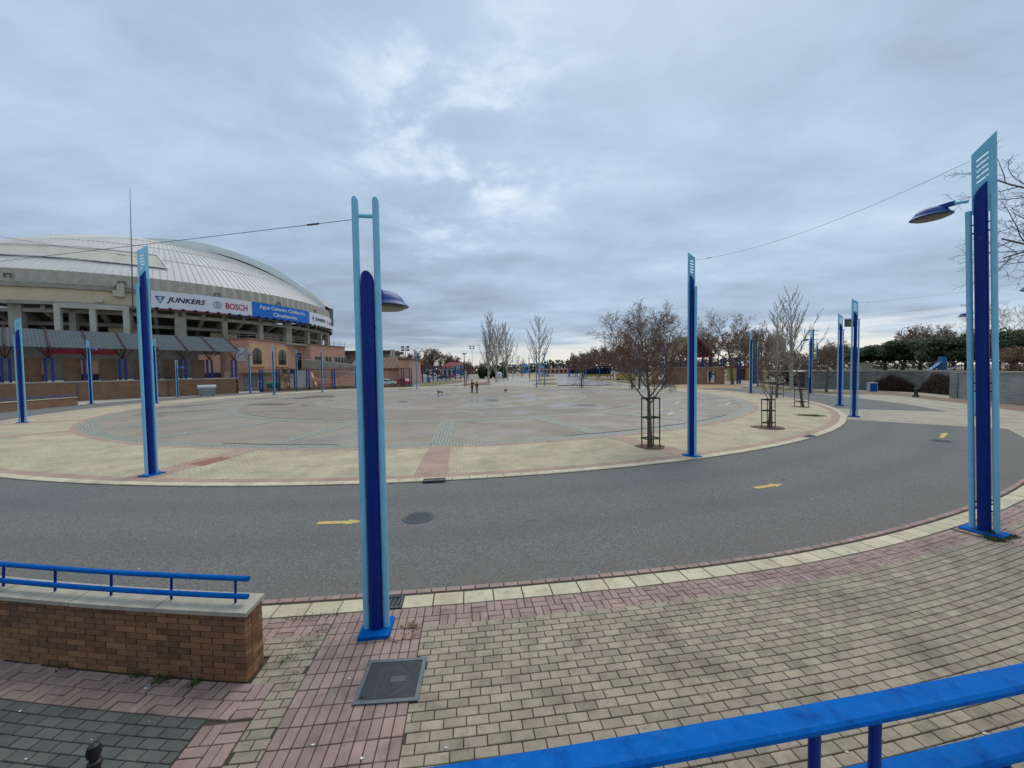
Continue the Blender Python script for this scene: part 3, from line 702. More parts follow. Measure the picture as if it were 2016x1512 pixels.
# wires
WIRE=mat('steel_cable',(.07,.07,.075),None,5,.5,metal=.5)
def wire(A,B,sag,lab,r=.0038):
    A=Vector(A); B=Vector(B); pts=[A.lerp(B,i/14)-Vector((0,0,sag*4*(i/14)*(1-i/14))) for i in range(15)]
    t=thing('overhead_cable',lab,'cable'); MB().path(pts,r,5).build('strand',WIRE,t)
    for k in (1,):
        d=(pts[1]-pts[0]).normalized(); m_=MB(); m_.tube(A+d*.5,A+d*.68,.011,n=6); m_.build('tensioner',WIRE,t)
def top(o,x,z): return o.matrix_basis@Vector((x,0,z))
near=P(40.78,6.81)
wire(near+Vector((-.15,.0,4.86)),top(pz2,0,6.6),.05,'thin cable from the twin tube post running left over the road')
wire(top(pl_,-.2,6.7),top(pz1,.1,7.0),.12,'thin cable from the pole by the red patch out of view')
wire(top(pm_,.13,6.75),top(pr,.13,6.75),.28,'thin cable from the pole by the first caged tree to the near lamp post')
q42,q57=[o for o in col.objects if o.name.startswith('blue_pole') and (o.location.xy-P(40.8,42).xy).length<.1][0],[o for o in col.objects if o.name.startswith('blue_pole') and (o.location.xy-P(40.8,57).xy).length<.1][0]
wire(top(p1_,.13,6.8),top(q42,0,6.3),.1,'thin cable from the pole at the crossing corner'); wire(top(p2_,.13,6.8),top(q57,0,6.7),.1,'thin cable from the pole with the brown sign')
# ------------------------------------------------------------------ trees
class Tree:
    def __init__(s,seed): s.r=random.Random(seed); s.t=MB(); s.w=MB(); s.tips=[]
    def grow(s,p,d,L,r,lev,maxl,cfg):
        R=s.r; n=cfg['seg'][min(lev,len(cfg['seg'])-1)]; pts=[p.copy()]; d=d.normalized(); dirs=[d.copy()]
        for i in range(n):
            j=cfg['wob'][min(lev,len(cfg['wob'])-1)]
            d=(d+Vector((R.gauss(0,j),R.gauss(0,j),R.gauss(0,j)))+Vector((0,0,cfg['up'][min(lev,len(cfg['up'])-1)]))).normalized()
            p=p+d*(L/n); pts.append(p.copy()); dirs.append(d.copy())
        rs=[max(cfg.get('rmin',.004),r*(1-cfg['taper']*i/n)) for i in range(n+1)]
        mb=s.t if lev<=cfg.get('tl',1) else s.w; k=(7,5,4,3,3)[min(lev,4)]
        for i in range(n): mb.tube(pts[i],pts[i+1],rs[i],rs[i+1],k,cap=False)
        if lev>=maxl: s.tips.append((pts[-1],dirs[-1])); 
        if lev>=maxl-1: s.tips+= [(pts[i],dirs[i]) for i in range(1,n)]
        if lev<maxl:
            c=cfg['kids'][min(lev,len(cfg['kids'])-1)]; c=int(c*R.uniform(.8,1.25)+.5); st=cfg['start'][min(lev,len(cfg['start'])-1)]; off=R.uniform(0,6.28)
            for q in range(c):
                t=st+(1-st)*(q+R.uniform(.2,.9))/c; t=min(t,.999); i=int(t*n); f=t*n-i; bp_=pts[i].lerp(pts[i+1],f); bd=dirs[i+1]
                an=cfg['ang'][min(lev,len(cfg['ang'])-1)]*R.uniform(.75,1.25); az=off+q*2.4+R.uniform(-.4,.4)
                o=bd.orthogonal().normalized(); o2=bd.cross(o); nd=bd*math.cos(an)+(o*math.cos(az)+o2*math.sin(az))*math.sin(an)
                s.grow(bp_,nd,L*cfg['ratio'][min(lev,len(cfg['ratio'])-1)]*(1-cfg.get('fall',.45)*t)*R.uniform(.75,1.2),max(.004,rs[i]*cfg.get('rr',.55)),lev+1,maxl,cfg)
    def leaves(s,n,size,mb,droop=0.,spread=.1):
        R=s.r
        for _ in range(n):
            p,d=R.choice(s.tips); p=p+Vector((R.gauss(0,spread),R.gauss(0,spread),R.gauss(0,spread)-droop))
            a=Vector((R.gauss(0,1),R.gauss(0,1),R.gauss(0,1))).normalized(); b=a.orthogonal().normalized(); z=size*R.uniform(.6,1.3)
            mb.add([p-a*z*.5,p+b*z*.3,p+a*z*.5,p-b*z*.3],[(0,1,2,3)])
def tree(name,lab,base,h,cfg,seed,bark,twig,maxl=3,lean=(0,0),leaf=None,nl=0,ls=.08,group=None,trunk_r=.12,rz=0,thick=1.):
    T=Tree(seed); c=dict(cfg); c['rmin']=c.get('rmin',.004)*thick; T.grow(Vector((0,0,-.05)),Vector((lean[0],lean[1],1)),h*c['lead'],trunk_r,0,maxl,c)
    o=thing(name,lab,'tree',(base.x,base.y,base.z),rz,group)
    T.t.build('trunk',bark,o,smooth=True); cr=T.w.build('crown',twig,o)
    if leaf and nl:
        m_=MB(); T.leaves(nl,ls,m_); m_.build('leaves',leaf,cr,kind='stuff')
    return o
SPREAD=dict(lead=.50,seg=(5,6,5,3,2),wob=(.05,.10,.14,.2,.2),up=(.02,.05,.03,.0,-.02),taper=.62,kids=(7,8,7,5),start=(.42,.25,.2,.15),ang=(.85,.75,.75,.8),ratio=(1.05,.55,.5,.5),fall=.35,rr=.5,rmin=.004)
BIG=dict(lead=.55,seg=(5,6,5,3,2),wob=(.04,.10,.14,.2),up=(.03,.06,.04,.02),taper=.6,kids=(8,8,7,4),start=(.38,.25,.2,.2),ang=(.75,.7,.7,.7),ratio=(1.0,.58,.5,.5),fall=.35,rr=.5,rmin=.013)
POP=dict(lead=.97,seg=(9,7,5,2),wob=(.015,.025,.05,.1),up=(.02,.055,.07,.05),taper=.95,kids=(30,10,5),start=(.10,.12,.15),ang=(.55,.34,.4),ratio=(.66,.34,.4),fall=.80,rr=.52,rmin=.013,tl=0)
# young trees in the island, with timber-and-iron guards
GUARD=mat('dark_green_iron',(.025,.045,.038),(.018,.03,.026),6,.5)
def guard(p,h,lab,lean=0.,w=.27,rz=.3,group=None):
    t=thing('tree_guard',lab,'tree guard',(p.x,p.y,0),rz,group)
    for sx,sy in ((-1,-1),(1,-1),(1,1),(-1,1)):
        MB().hexa([(sx*w-.02,sy*w*.7-.012,0),(sx*w+.02,sy*w*.7-.012,0),(sx*w+.02,sy*w*.7+.012,0),(sx*w-.02,sy*w*.7+.012,0)],[(sx*w-.02+lean,sy*w*.7-.012,h),(sx*w+.02+lean,sy*w*.7-.012,h),(sx*w+.02+lean,sy*w*.7+.012,h),(sx*w-.02+lean,sy*w*.7+.012,h)]).build('post',GUARD,t)
    for f_ in (.18,.60,.985):
        m_=MB(); x=lean*f_; hh=.05
        for sy in (-1,1): m_.box((x,sy*(w*.7+.014),h*f_),(w*2+.05,.012,hh))
        for sx in (-1,1): m_.box((x+sx*(w+.022),0,h*f_),(.012,w*1.4+.03,hh))
        m_.build('hoop',GUARD,t)
PIT=mat('tree_pit_soil',(.12,.075,.05),(.09,.06,.04),9,.95,.6,40)
def pit(p,r=.5): MB().add([(p.x+r*(1+.12*math.sin(3*t))*math.cos(t),p.y+r*math.sin(t),.006) for t in [i*PI/12 for i in range(24)]],[tuple(range(24))]).build('tree_pit',PIT,kind='structure',fix=True)
t1=G(1281,880); pit(t1,.55); guard(t1,1.95,'tall dark green guard round the first bare tree with clinging leaves')
tree('bare_tree','young bare tree with clinging brown leaves in the tall green guard',t1,6.6,dict(SPREAD,lead=.56,kids=(11,9,8,5),ratio=(.74,.6,.5,.5),start=(.44,.15,.15,.1),ang=(.82,.65,.75,.8),up=(.02,.06,.04,.0),rmin=.005),11,BARK,TWIG,4,(.04,.02),DLEAF,4600,.055,trunk_r=.085)
t2=G(1513,842); pit(t2,.75); guard(t2,1.45,'crooked low dark guard round the twin-stemmed young tree',-.05,.26,.5)
tree('bare_tree','thin twin-stemmed young tree leaning from the crooked guard',t2,4.8,dict(SPREAD,kids=(5,6,5,4)),21,BARK,TWIG,3,(.10,-.02),RLEAF,500,.06,trunk_r=.07)
MB().tube((t2.x+.12,t2.y-.05,0),(t2.x+.10,t2.y-.05,1.75),.04,.035,n=8).build('wooden_stake',BARK,label='rough wooden stake beside the thin twin-stemmed tree',cat='stake')
t3=G(1529,783); guard(t3,2.2,'dark guard round the bare tree before the poplars',.0,.45,.2); tree('bare_tree','bare brown tree in a guard before the grey poplars',t3,6.5,SPREAD,31,BARK,TWIG,3,(0,0),DLEAF,900,.09,trunk_r=.12,thick=1.8)
t4=G(1578,801); pit(t4,.6); guard(t4,2.2,'tall guard holding a dead leaning sapling',.0,.36,.2); MB().path([(t4.x+.12,t4.y,0),(t4.x-.15,t4.y,1.4),(t4.x-.42,t4.y,2.7)],[.09,.08,.05],7).build('dead_sapling',BARK,label='dead leaning sapling trunk in its guard by the lamp post',cat='tree')
t5=G(1627,772); tree('bare_tree','round-headed dark bare tree by the stone wall',t5,6.2,SPREAD,41,BARK,TWIG,4,(0,0),None,0,trunk_r=.16,thick=2.4)
t6=G(1145,763); guard(t6,2.1,'slim dark guard round the reddish tree by the wet path',.05,.3,.1); tree('bare_tree','small reddish bare tree in a slim guard by the wet path',t6,7.4,SPREAD,51,BARK,TWIG,4,(0,0),RLEAF,2500,.16,trunk_r=.12,thick=2.6)
for k,(px,py) in enumerate(((1325,772),(1245,766))): guard(G(px,py),2.1,('slim guard with stakes at the island edge behind the first caged tree','slim guard beside the wet path lawn corner')[k],0,.3,.2)
tree('bare_tree','bare brown tree behind the first caged tree',G(1245,766),6.8,SPREAD,61,BARK,TWIG,4,(0,0),DLEAF,1500,.14,trunk_r=.12,thick=2.2)
# bare tree whose branches reach in from the right
tree('bare_tree','bare tree reaching thin branches over the near tall lamp post',Vector((19.0,9.6,0)),13.6,dict(SPREAD,lead=.62,ratio=(.75,.5,.45,.5),start=(.66,.2,.15,.1),kids=(9,9,7,5),ang=(.95,.7,.8,.8),up=(.02,.0,.0,.0)),71,BARK,mat('dark_twig',(.06,.045,.05),(.045,.035,.04),5,.9),4,(-.05,0),None,0,trunk_r=.2)
# promenade poplars
for k,(px,py,ty,sd) in enumerate(((962,756,620,3),(977,752,642,4),(999,748,640,5),(1062,751,625,6))):
    b=G(px,py); h=HT(px,ty,b.y); tree('poplar_tree',('tallest bare pale poplar left of the promenade','slimmer bare pale poplar between two others','bare pale poplar with a broad fan behind the promenade lamp','bare pale poplar standing alone right of the promenade lamps')[k],b,h,dict(POP,ang=((.40,.60,.50,.62)[k],.42,.45)),sd,PBARK,PTWIG,3,(0,0),None,0,trunk_r=h*.017,thick=(1.6,2.,2.6,2.)[k])
b=G(1558,765); tree('poplar_tree','tall grey poplar cluster behind the bare trees by the white bin',b,HT(1558,578,b.y),dict(POP,kids=(30,8,6)),8,PBARK,PTWIG,3,(0,0),None,0,trunk_r=.25,thick=1.4)
b=G(1532,763); tree('poplar_tree','shorter grey poplar left of the tall poplar cluster',b,HT(1532,600,b.y),dict(POP,kids=(24,7,5)),9,PBARK,PTWIG,3,(0,0),None,0,trunk_r=.22,thick=1.4)
# plane trees with clinging leaves
for k,(px,py,tx,ty,sd,Y,lf) in enumerate(((1442,757,1440,606,12,0,1800),(1360,748,1352,640,13,0,1500),(1220,746,1215,672,14,0,1500),(1180,742,1172,680,15,0,1500),(1500,750,1492,640,16,0,1200),(1290,744,1290,655,17,0,1300),(1400,744,1395,640,18,0,1200))):
    b=G(px,py); h=HT(tx,ty,b.y); tree('plane_tree',('large plane tree with clinging leaves right of the pavilion','plane tree behind the pavilion roof','brown plane tree beyond the lawn','reddish plane tree beside the far wet path','leafy plane tree left of the grey poplars','plane tree behind the first caged tree','plane tree behind the brick block')[k],b,h,BIG,sd,BARK,TWIG,4,(0,0),DLEAF if k!=3 else RLEAF,lf,.03*b.y**.5*.75,trunk_r=h*.022,thick=b.y/60)
# trees beyond the low brown house
for k,(px,py,ty,sd) in enumerate(((852,742,678,22),(875,742,690,23),(812,744,690,24),(790,745,688,25),(893,741,700,26))):
    b=G(px,py); h=HT(px,ty,b.y); tree('bare_tree',('big dark bare tree beyond the fenced car park','bare tree with brown leaves beyond the car park','bare tree behind the low brown house end','bare tree rising over the low brown house roof','small brown bare tree by the red roof')[k],b,h,BIG,sd,BARK,TWIG,4,(0,0),DLEAF if k in(1,4) else None,1500,.3,trunk_r=h*.025,thick=b.y/45)
for k,(px,py,ty,sd) in enumerate(((327,780,697,32),(568,769,718,33))):
    b=G(px,py); tree('bare_tree',('bare street tree against the long brick wall','bare street tree before the stadium steps')[k],b,HT(px,ty,b.y),SPREAD,sd,BARK,TWIG,4,(0,0),None,0,trunk_r=.14,thick=2.)
# ------------------------------------------------------------------ people and dogs
def skin(name,verts,edges,m,parent,sub=2,root=0):
    me=bpy.data.meshes.new(name); me.from_pydata([v[:3] for v in verts],edges,[]); ob=bpy.data.objects.new(name,me); col.objects.link(ob)
    sk=ob.modifiers.new('skin','SKIN'); ob.modifiers.new('sub','SUBSURF').levels=sub
    for i,v in enumerate(verts):
        r=v[3]; rr=r if isinstance(r,tuple) else (r,r); me.skin_vertices[0].data[i].radius=rr; me.skin_vertices[0].data[i].use_root=(i==root)
    dgp=bpy.context.evaluated_depsgraph_get(); m2=bpy.data.meshes.new_from_object(ob.evaluated_get(dgp)); bpy.data.objects.remove(ob,do_unlink=True)
    m2.materials.clear(); m2.materials.append(m); m2.shade_smooth(); m2.name=name; return put(name,m2,parent)
SKIN=mat('skin',(.52,.32,.24),None,5,.6); HAIR=mat('dark_hair',(.03,.02,.018),None,20,.6)
def person(lab,p,rz,coat,trous,h=1.75,phone=True):
    k=h/1.75; o=thing('person',lab,'person',(p.x,p.y,0),rz); o.scale=(k,k,k)
    # faces +x.  left arm +y
    elbL,haL=((.10,.30,1.12),(.22,.16,1.50)) if phone else ((.05,.27,1.12),(.16,.16,.98))
    elbR,haR=((-.02,-.30,1.13),(.06,-.32,.88)) if not phone else ((.12,-.28,1.14),(.20,-.10,1.36))
    V=[(0,0,.95,.13),(0,0,1.2,.14),(0,0,1.40,.12),(.01,0,1.50,.055),(.02,0,1.56,.06),(.03,0,1.64,.088),(.02,0,1.72,.07)]
    E=[(0,1),(1,2),(2,3),(3,4),(4,5),(5,6)]
    def chain(st,pts):
        q=st
        for v in pts: V.append(v); E.append((q,len(V)-1)); q=len(V)-1
        return q
    for sh,el,ha,s in ((.2,elbL,haL,1),(-.2,elbR,haR,-1)):
        w=chain(2,[(0,sh,1.40,.065),(*el,.048),(*[el[i]+(ha[i]-el[i])*.85 for i in range(3)],.033),(*ha,.035)])
        d=Vector(ha)-Vector(el); d.normalize(); sd=d.cross(Vector((1,0,0))).normalized()
        for f_ in range(4):
            q=Vector(ha)+sd*(f_-1.5)*.018+d*.03; t_=q+d*.045+Vector((.012,0,0)); u_=t_+d*.025+Vector((.02,0,0)); chain(w,[(*t_,.009),(*u_,.008)])
        q=Vector(ha)-sd*.04+d*.01; chain(w,[(*q,.011),(*(q+d*.035),.009)])
    for s in (-1,1): chain(0,[(0,s*.10,.86,.10),(.01,s*.11,.48,.065),(-.02,s*.12,.10,.045),(.10,s*.13,.04,.038)])
    # nose
    chain(5,[(.13,0,1.63,.018)])
    skin('body',V,E,SKIN,o,1)
    # coat
    V=[(0,0,.80,.165),(0,0,1.0,.165),(0,0,1.2,.165),(0,0,1.40,.145),(0,0,1.485,.075)]; E=[(0,1),(1,2),(2,3),(3,4)]
    for sh,el,ha in ((.2,elbL,haL),(-.2,elbR,haR)): chain(3,[(0,sh*1.02,1.40,.085),(*el,.068),(*[el[i]+(ha[i]-el[i])*.82 for i in range(3)],.05)])
    skin('coat',V,E,coat,o,1)
    V=[(0,0,.92,.15)]; E=[]
    for s in (-1,1): chain(0,[(0,s*.10,.84,.115),(.01,s*.11,.48,.082),(-.02,s*.12,.09,.062)])
    skin('trousers',V,E,trous,o,1)
    for s in (-1,1): MB().lathe([(.05,0),(.06,.02),(.055,.06),(.03,.09)],(.03,s*.125,0),12,Matrix.Diagonal((2.1,1,1))).build('shoe',HAIR,o,smooth=True)
    skin('hair',[(.0,0,1.70,.085),(-.035,0,1.64,.085),(-.04,0,1.57,.05),(.03,0,1.735,.06)],[(0,1),(1,2),(0,3)],HAIR,o,1)
    return o
BLK=mat('black_coat',(.02,.017,.022),None,8,.8); DNV=mat('dark_trousers',(.022,.022,.03),None,8,.85); GRT=mat('grey_trousers',(.20,.19,.18),None,8,.85)
person('person in black coat and dark trousers holding a hand to the face',G(929.5,773.5),R_(-20),BLK,DNV,1.80)
person('person in dark hooded coat and light grey trousers on the plaza',G(939,774.5),R_(150),mat('plum_coat',(.03,.018,.022),None,8,.8),GRT,1.62,False)
def dog(lab,p,rz,m,m2,s=1.,run=0.):
    o=thing('dog',lab,'dog',(p.x,p.y,0),rz); o.scale=(s,s,s)
    V=[(0,0,.46,.10),(.22,0,.46,.135),(.40,0,.48,.12),(.52,0,.60,.075),(.62,0,.70,.075),(.74,0,.67,.045),(.80,0,.66,.03),(-.2,0,.47,.10),(-.34,0,.47,.095),(-.46,0,.52,.03),(-.62,0,.60,.02)]
    E=[(0,1),(1,2),(2,3),(3,4),(4,5),(5,6),(0,7),(7,8),(8,9),(9,10)]
    def ch(st,pts):
        q=st
        for v in pts: V.append(v); E.append((q,len(V)-1)); q=len(V)-1
    for sy in (-1,1):
        f=run*sy
        ch(2,[(.40,sy*.08,.36,.055),(.40+f,sy*.08,.18,.032),(.39+f*1.2,sy*.08,.05,.026),(.44+f*1.2,sy*.08,.02,.026)])
        ch(8,[(-.32,sy*.08,.36,.07),(-.25-f,sy*.08,.25,.045),(-.38-f,sy*.08,.15,.028),(-.35-f*1.2,sy*.08,.04,.025),(-.30-f*1.2,sy*.08,.02,.026)])
        ch(4,[(.60,sy*.06,.79,.022)])
    skin('body',V,E,m,o,1); MB().lathe([(.125,0),(.14,.05),(.11,.1)],(.22,0,.42),12,Matrix.Rotation(PI/2,3,'Y')).build('collar',m2,o)
dog('small black dog with tan legs walking on the plaza',G(867,776.5),R_(165),mat('black_fur',(.025,.02,.018),(.06,.035,.02),6,.9),mat('red_collar',(.3,.03,.03),None,5,.6),.72,.04)
dog('small tan dog trotting away beyond the two people',G(995,773),R_(70),mat('tan_fur',(.24,.12,.055),(.16,.08,.04),6,.9),mat('red_collar',(.3,.03,.03)),.8,.06)
# ------------------------------------------------------------------ stadium
SC=Vector((-91.,101.,0)); SR=40.
st=thing('stadium','round concrete stadium with grey domed roof and curved advertising banner','building',SC)
def SP(r,a,z): t=R_(a); return Vector((r*math.cos(t),r*math.sin(t),z))     # local polar, angle counter-clockwise from +x
def hitang(px,py,R=SR):
    d=ray(px,py); A=d.x**2+d.y**2; B=-2*(d.x*SC.x+d.y*SC.y); Cc=SC.x**2+SC.y**2-R*R; D=max(B*B-4*A*Cc,0); t=(-B-math.sqrt(D))/(2*A)
    return math.degrees(math.atan2(d.y*t-SC.y,d.x*t-SC.x)),CAMH+d.z*t
def band_(name,R0,z0,R1,z1,m,parent,a0=-180,a1=180,n=180,th=.25,smooth=False,ridge=0):
    mb=MB()
    for i in range(n+1):
        a=a0+(a1-a0)*i/n; k=ridge if (ridge and i%2) else 0
        for R,z in ((R0+k,z0),(R1+k,z1),(R1-th,z1),(R0-th,z0)): mb.v.append(tuple(SP(R,a,z)))
    for i in range(n):
        for j in range(4): mb.f.append((i*4+j,i*4+(j+1)%4,(i+1)*4+(j+1)%4,(i+1)*4+j))
    if a1-a0<359: mb.f+=[(0,1,2,3),tuple(n*4+j for j in (3,2,1,0))]
    return mb.build(name,m,parent,fix=True,smooth=smooth)
SCON=mat('stadium_concrete',(.33,.315,.265),(.23,.22,.185),.6,.9,.2,10,stain=[(.35,.5,(.13,.12,.09)),(1.5,.3,(.40,.37,.29))])
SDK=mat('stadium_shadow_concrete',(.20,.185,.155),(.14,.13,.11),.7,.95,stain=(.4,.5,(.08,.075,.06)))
SCR=mat('cream_render',(.58,.48,.33),(.50,.42,.29),.4,.9,stain=(.6,.4,(.32,.27,.19)))
RFM=mat('roof_metal',(.57,.57,.55),(.50,.50,.48),.25,.55,stain=[(.12,.45,(.43,.42,.38)),(.9,.25,(.60,.60,.58))],spec=.4)
RFW=mat('roof_white',(.70,.75,.74),(.62,.68,.68),.3,.5,stain=(.25,.35,(.40,.43,.42)))
FAS=mat('fascia_metal',(.42,.405,.345),(.33,.315,.265),1.1,.7,stain=(.8,.5,(.25,.235,.19)))
band_('roof_fascia',SR+.15,18.45,SR-.1,20.6,FAS,st,n=300,ridge=.32)
band_('ring_beam',SR+.35,17.7,SR+.35,18.42,SCON,st)
band_('ring_wall',SR,15.5,SR,17.68,SCR,st)
band_('ring_edge',SR+.2,14.95,SR+.2,15.48,SCON,st)
# near roof shell
def cap(R,h,z0,keep,nr=26,na=220,d=0.):
    rho=(R*R+h*h)/(2*h); zc=z0+h-rho; mb=MB(); idx={}
    for k in range(nr+1):
        r=R*k/nr
        for i in range(na):
            a=360*i/na; mb.v.append(tuple(SP(r,a,zc+math.sqrt(rho*rho-r*r)+d)))
    for k in range(nr):
        for i in range(na):
            f=(k*na+i,k*na+(i+1)%na,(k+1)*na+(i+1)%na,(k+1)*na+i); c=sum((Vector(mb.v[q]) for q in f),Vector())/4
            if keep(c): mb.f.append(f)
    return mb,rho,zc
PH=R_(7); UV=Vector((math.cos(PH),math.sin(PH),0)); NV=Vector((-UV.y,UV.x,0))
mb,rho,zc=cap(SR,15.1,20.6,lambda c:c.dot(NV)<2.5); roof=mb.build('roof',RFM,st,smooth=True)
def onroof(r,a,d=0.): return SP(r,a,zc+math.sqrt(max(rho*rho-r*r,0))+d)
sm=MB()
for i in range(240):
    a=-180+360*i/240; e=[onroof(r,a,.04) for r in [SR*(.30+.70*k/12) for k in range(13)]]; e=[p for p in e if p.dot(NV)<2.2]
    for p,q in zip(e,e[1:]):
        t=Vector((-math.sin(R_(a)),math.cos(R_(a)),0))*.05; u=Vector((0,0,.10)); sm.add([p-t,p+t,p+u,q-t,q+t,q+u],[(0,2,5,3),(2,1,4,5)])
sm.build('roof_seams',RFM,roof)
for rr in (.52,.68,.84):
    sm=MB(); sm.path([onroof(SR*rr,a,.03) for a in range(-175,-2,3)],.05,4); sm.build('roof_lap',mat('roof_lap_line',(.30,.29,.26),None,2,.8),roof)
# far shell with its pale edge beam above the near one
mb,rho2,zc2=cap(SR+.6,17.0,21.3,lambda c:c.dot(NV)>0.); mb.build('upper_roof',RFM,st,smooth=True)
eb=MB(); N=60
def onarc(s,d,o=0.): r=abs(s); return UV*s+NV*o+Vector((0,0,zc2+math.sqrt(max(rho2**2-r*r,0))+d))
for i in range(N+1):
    s=-40.4+80.8*i/N
    for d,o in ((.05,-.2),(.05,.4),(-1.75,.4),(-1.75,-.2)): eb.v.append(tuple(onarc(s,d,o)))
for i in range(N):
    for j in range(4): eb.f.append((i*4+j,i*4+(j+1)%4,(i+1)*4+(j+1)%4,(i+1)*4+j))
eb.build('roof_edge_beam',RFW,st,fix=True,smooth=True)
eb=MB()
for i in range(N+1):
    s=-40+80*i/N
    for j in range(6):
        o=-.2+1.1*j; r=min(math.hypot(s,o),40.5); eb.v.append(tuple(UV*s+NV*o+Vector((0,0,zc2+math.sqrt(max(rho2**2-r*r,0))+.06))))
eb.f=[(i*6+j,i*6+j+1,(i+1)*6+j+1,(i+1)*6+j) for i in range(N) for j in range(5)]; eb.build('roof_edge_sheet',RFW,st,fix=True,smooth=True)
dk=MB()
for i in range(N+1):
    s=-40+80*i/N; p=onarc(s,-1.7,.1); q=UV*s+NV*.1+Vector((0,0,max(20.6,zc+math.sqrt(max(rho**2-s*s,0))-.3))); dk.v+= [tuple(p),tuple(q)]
dk.f=[(i*2,i*2+1,i*2+3,i*2+2) for i in range(N)]; dk.build('roof_gap_shade',DARK,st)  # near-black sheet stands in for the shade in the gap under the edge beam
# mural patch low on the pale shell
MU=mat('faded_red_mural',(.55,.50,.47),(.34,.09,.07),.55,.7,detail=4)
mu=MB(); pts=[]
for i in range(7):
    for j in range(5):
        s=35.2+.72*i; o=.5+1.1*j; r=math.hypot(s,o); r=min(r,40.4); pts.append(UV*s+NV*o+Vector((0,0,zc2+math.sqrt(max(rho2**2-r*r,0))+.12)))
mu.add(pts,[(i*5+j,i*5+j+1,(i+1)*5+j+1,(i+1)*5+j) for i in range(6) for j in range(4)]); mu.build('mural_patch',MU,st,fix=True)
# pale inset of the roof with its white trim
def rayroof(px,py):
    d=ray(px,py); o=Vector((0,0,CAMH))-SC-Vector((0,0,zc)); b=d.dot(o)/d.dot(d); c=(o.dot(o)-rho*rho)/d.dot(d); D=b*b-c
    D=max(D,0.)
    return o+d*(-b-math.sqrt(D))+Vector((0,0,zc))
tl=[rayroof(x,y) for x,y in ((-220,476),(-110,479),(0,483),(100,486),(200,493),(260,499),(309,505))]; bl=[rayroof(x,y) for x,y in ((-220,496),(-110,499),(0,503),(100,508),(200,517),(260,523),(330,531))]
nrm=lambda p:(p-Vector((0,0,zc))).normalized()
ins=MB(); M_=8
for p,q in zip(tl,bl):
    for k in range(M_+1):
        c=p.lerp(q,k/M_); ins.v.append(tuple(nrm(c)*(rho+.2)+Vector((0,0,zc))))
ins.f=[(i*(M_+1)+k,i*(M_+1)+k+1,(i+1)*(M_+1)+k+1,(i+1)*(M_+1)+k) for i in range(6) for k in range(M_)]
ins.build('roof_inset',mat('roof_inset_panels',(.52,.51,.43),(.45,.44,.37),.3,.7,stain=(.2,.5,(.36,.35,.27))),roof,fix=True)
wt=mat('white_trim',(.80,.80,.80),None,2,.5)
tr=MB(); 
for ln in (tl,bl,[tl[-1],tl[-1].lerp(bl[-1],.5),bl[-1]]):
    fine=[]
    for p,q in zip(ln,ln[1:]): fine+=[p.lerp(q,k/5) for k in range(5)]
    fine.append(ln[-1]); tr.path([nrm(p)*(rho+.30)+Vector((0,0,zc)) for p in fine],.13,5)
tr.build('roof_trim',wt,roof)
# columns, raking beams, tiers under the ring
ang=[-44.3+10.2*k for k in range(-9,8)]
for k,a in enumerate(ang):
    big=k%3==0; w=1.7 if big else .85; c=SP(38.9,a,12.4)
    MB().box(c,(1.0,w,5.3),R_(a)).build('column',SCON,st)
    t_=Vector((-math.sin(R_(a)),math.cos(R_(a)),0))*.35
    for da in (0,5.1):
        t_=Vector((-math.sin(R_(a+da)),math.cos(R_(a+da)),0))*.3
        p,q=SP(39.4,a+da,14.9),SP(31.5,a+da,11.2); MB().extr([p-t_,q-t_,q-t_-Vector((0,0,1.1)),p-t_-Vector((0,0,.9))],t_*2).build('raking_beam',SCON,st,fix=True)
band_('ring_girder',39.3,13.75,39.3,14.35,SCON,st,th=.6); band_('inner_girder',36.4,11.9,36.4,12.5,SCON,st,th=.6)
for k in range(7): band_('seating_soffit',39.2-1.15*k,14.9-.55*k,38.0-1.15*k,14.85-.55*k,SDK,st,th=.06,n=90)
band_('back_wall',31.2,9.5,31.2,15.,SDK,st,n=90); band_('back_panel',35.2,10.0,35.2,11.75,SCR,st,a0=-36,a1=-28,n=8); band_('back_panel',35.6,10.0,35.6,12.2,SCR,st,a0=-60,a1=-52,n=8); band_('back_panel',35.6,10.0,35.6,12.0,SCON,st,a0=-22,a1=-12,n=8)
band_('gallery_floor',42.5,9.55,42.5,9.95,SCON,st,th=12,n=90)
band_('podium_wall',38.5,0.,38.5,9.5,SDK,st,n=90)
# white portal frame in front of the ring
def apx(px,py,R=41.): return hitang(px,py,R)[0]
for px in (115,184,249): MB().box(SP(40.9,apx(px,630,40.9),12.2),(.7,.75,5.6),R_(apx(px,630))).build('portal_post',CREAM if False else mat('pale_concrete_frame',(.46,.45,.40),(.37,.36,.32),.6,.9,stain=(.5,.4,(.27,.25,.2))),st)
band_('portal_beam',41.3,14.35,41.3,15.15,MATS['pale_concrete_frame'],st,a0=apx(111,600),a1=apx(253,600),n=10,th=.9)
MB().tube(SP(40.9,apx(261,600),14.5),SP(40.9,apx(257,400),35.7),.12,.03,n=6).build('mast',mat('grey_steel',(.10,.095,.10),None,3,.5),st)
for px,py,w,h in ((238,572,.9,2.2),(231,578,1.0,1.),(225,559,.4,.8),(196,592,.9,.5)):
    a,z=hitang(px,py,40.6); MB().box(SP(40.7,a,z),(.6,w,h),R_(a)).build('equipment_box',mat('pale_box',(.5,.47,.38),None,3,.7),st)
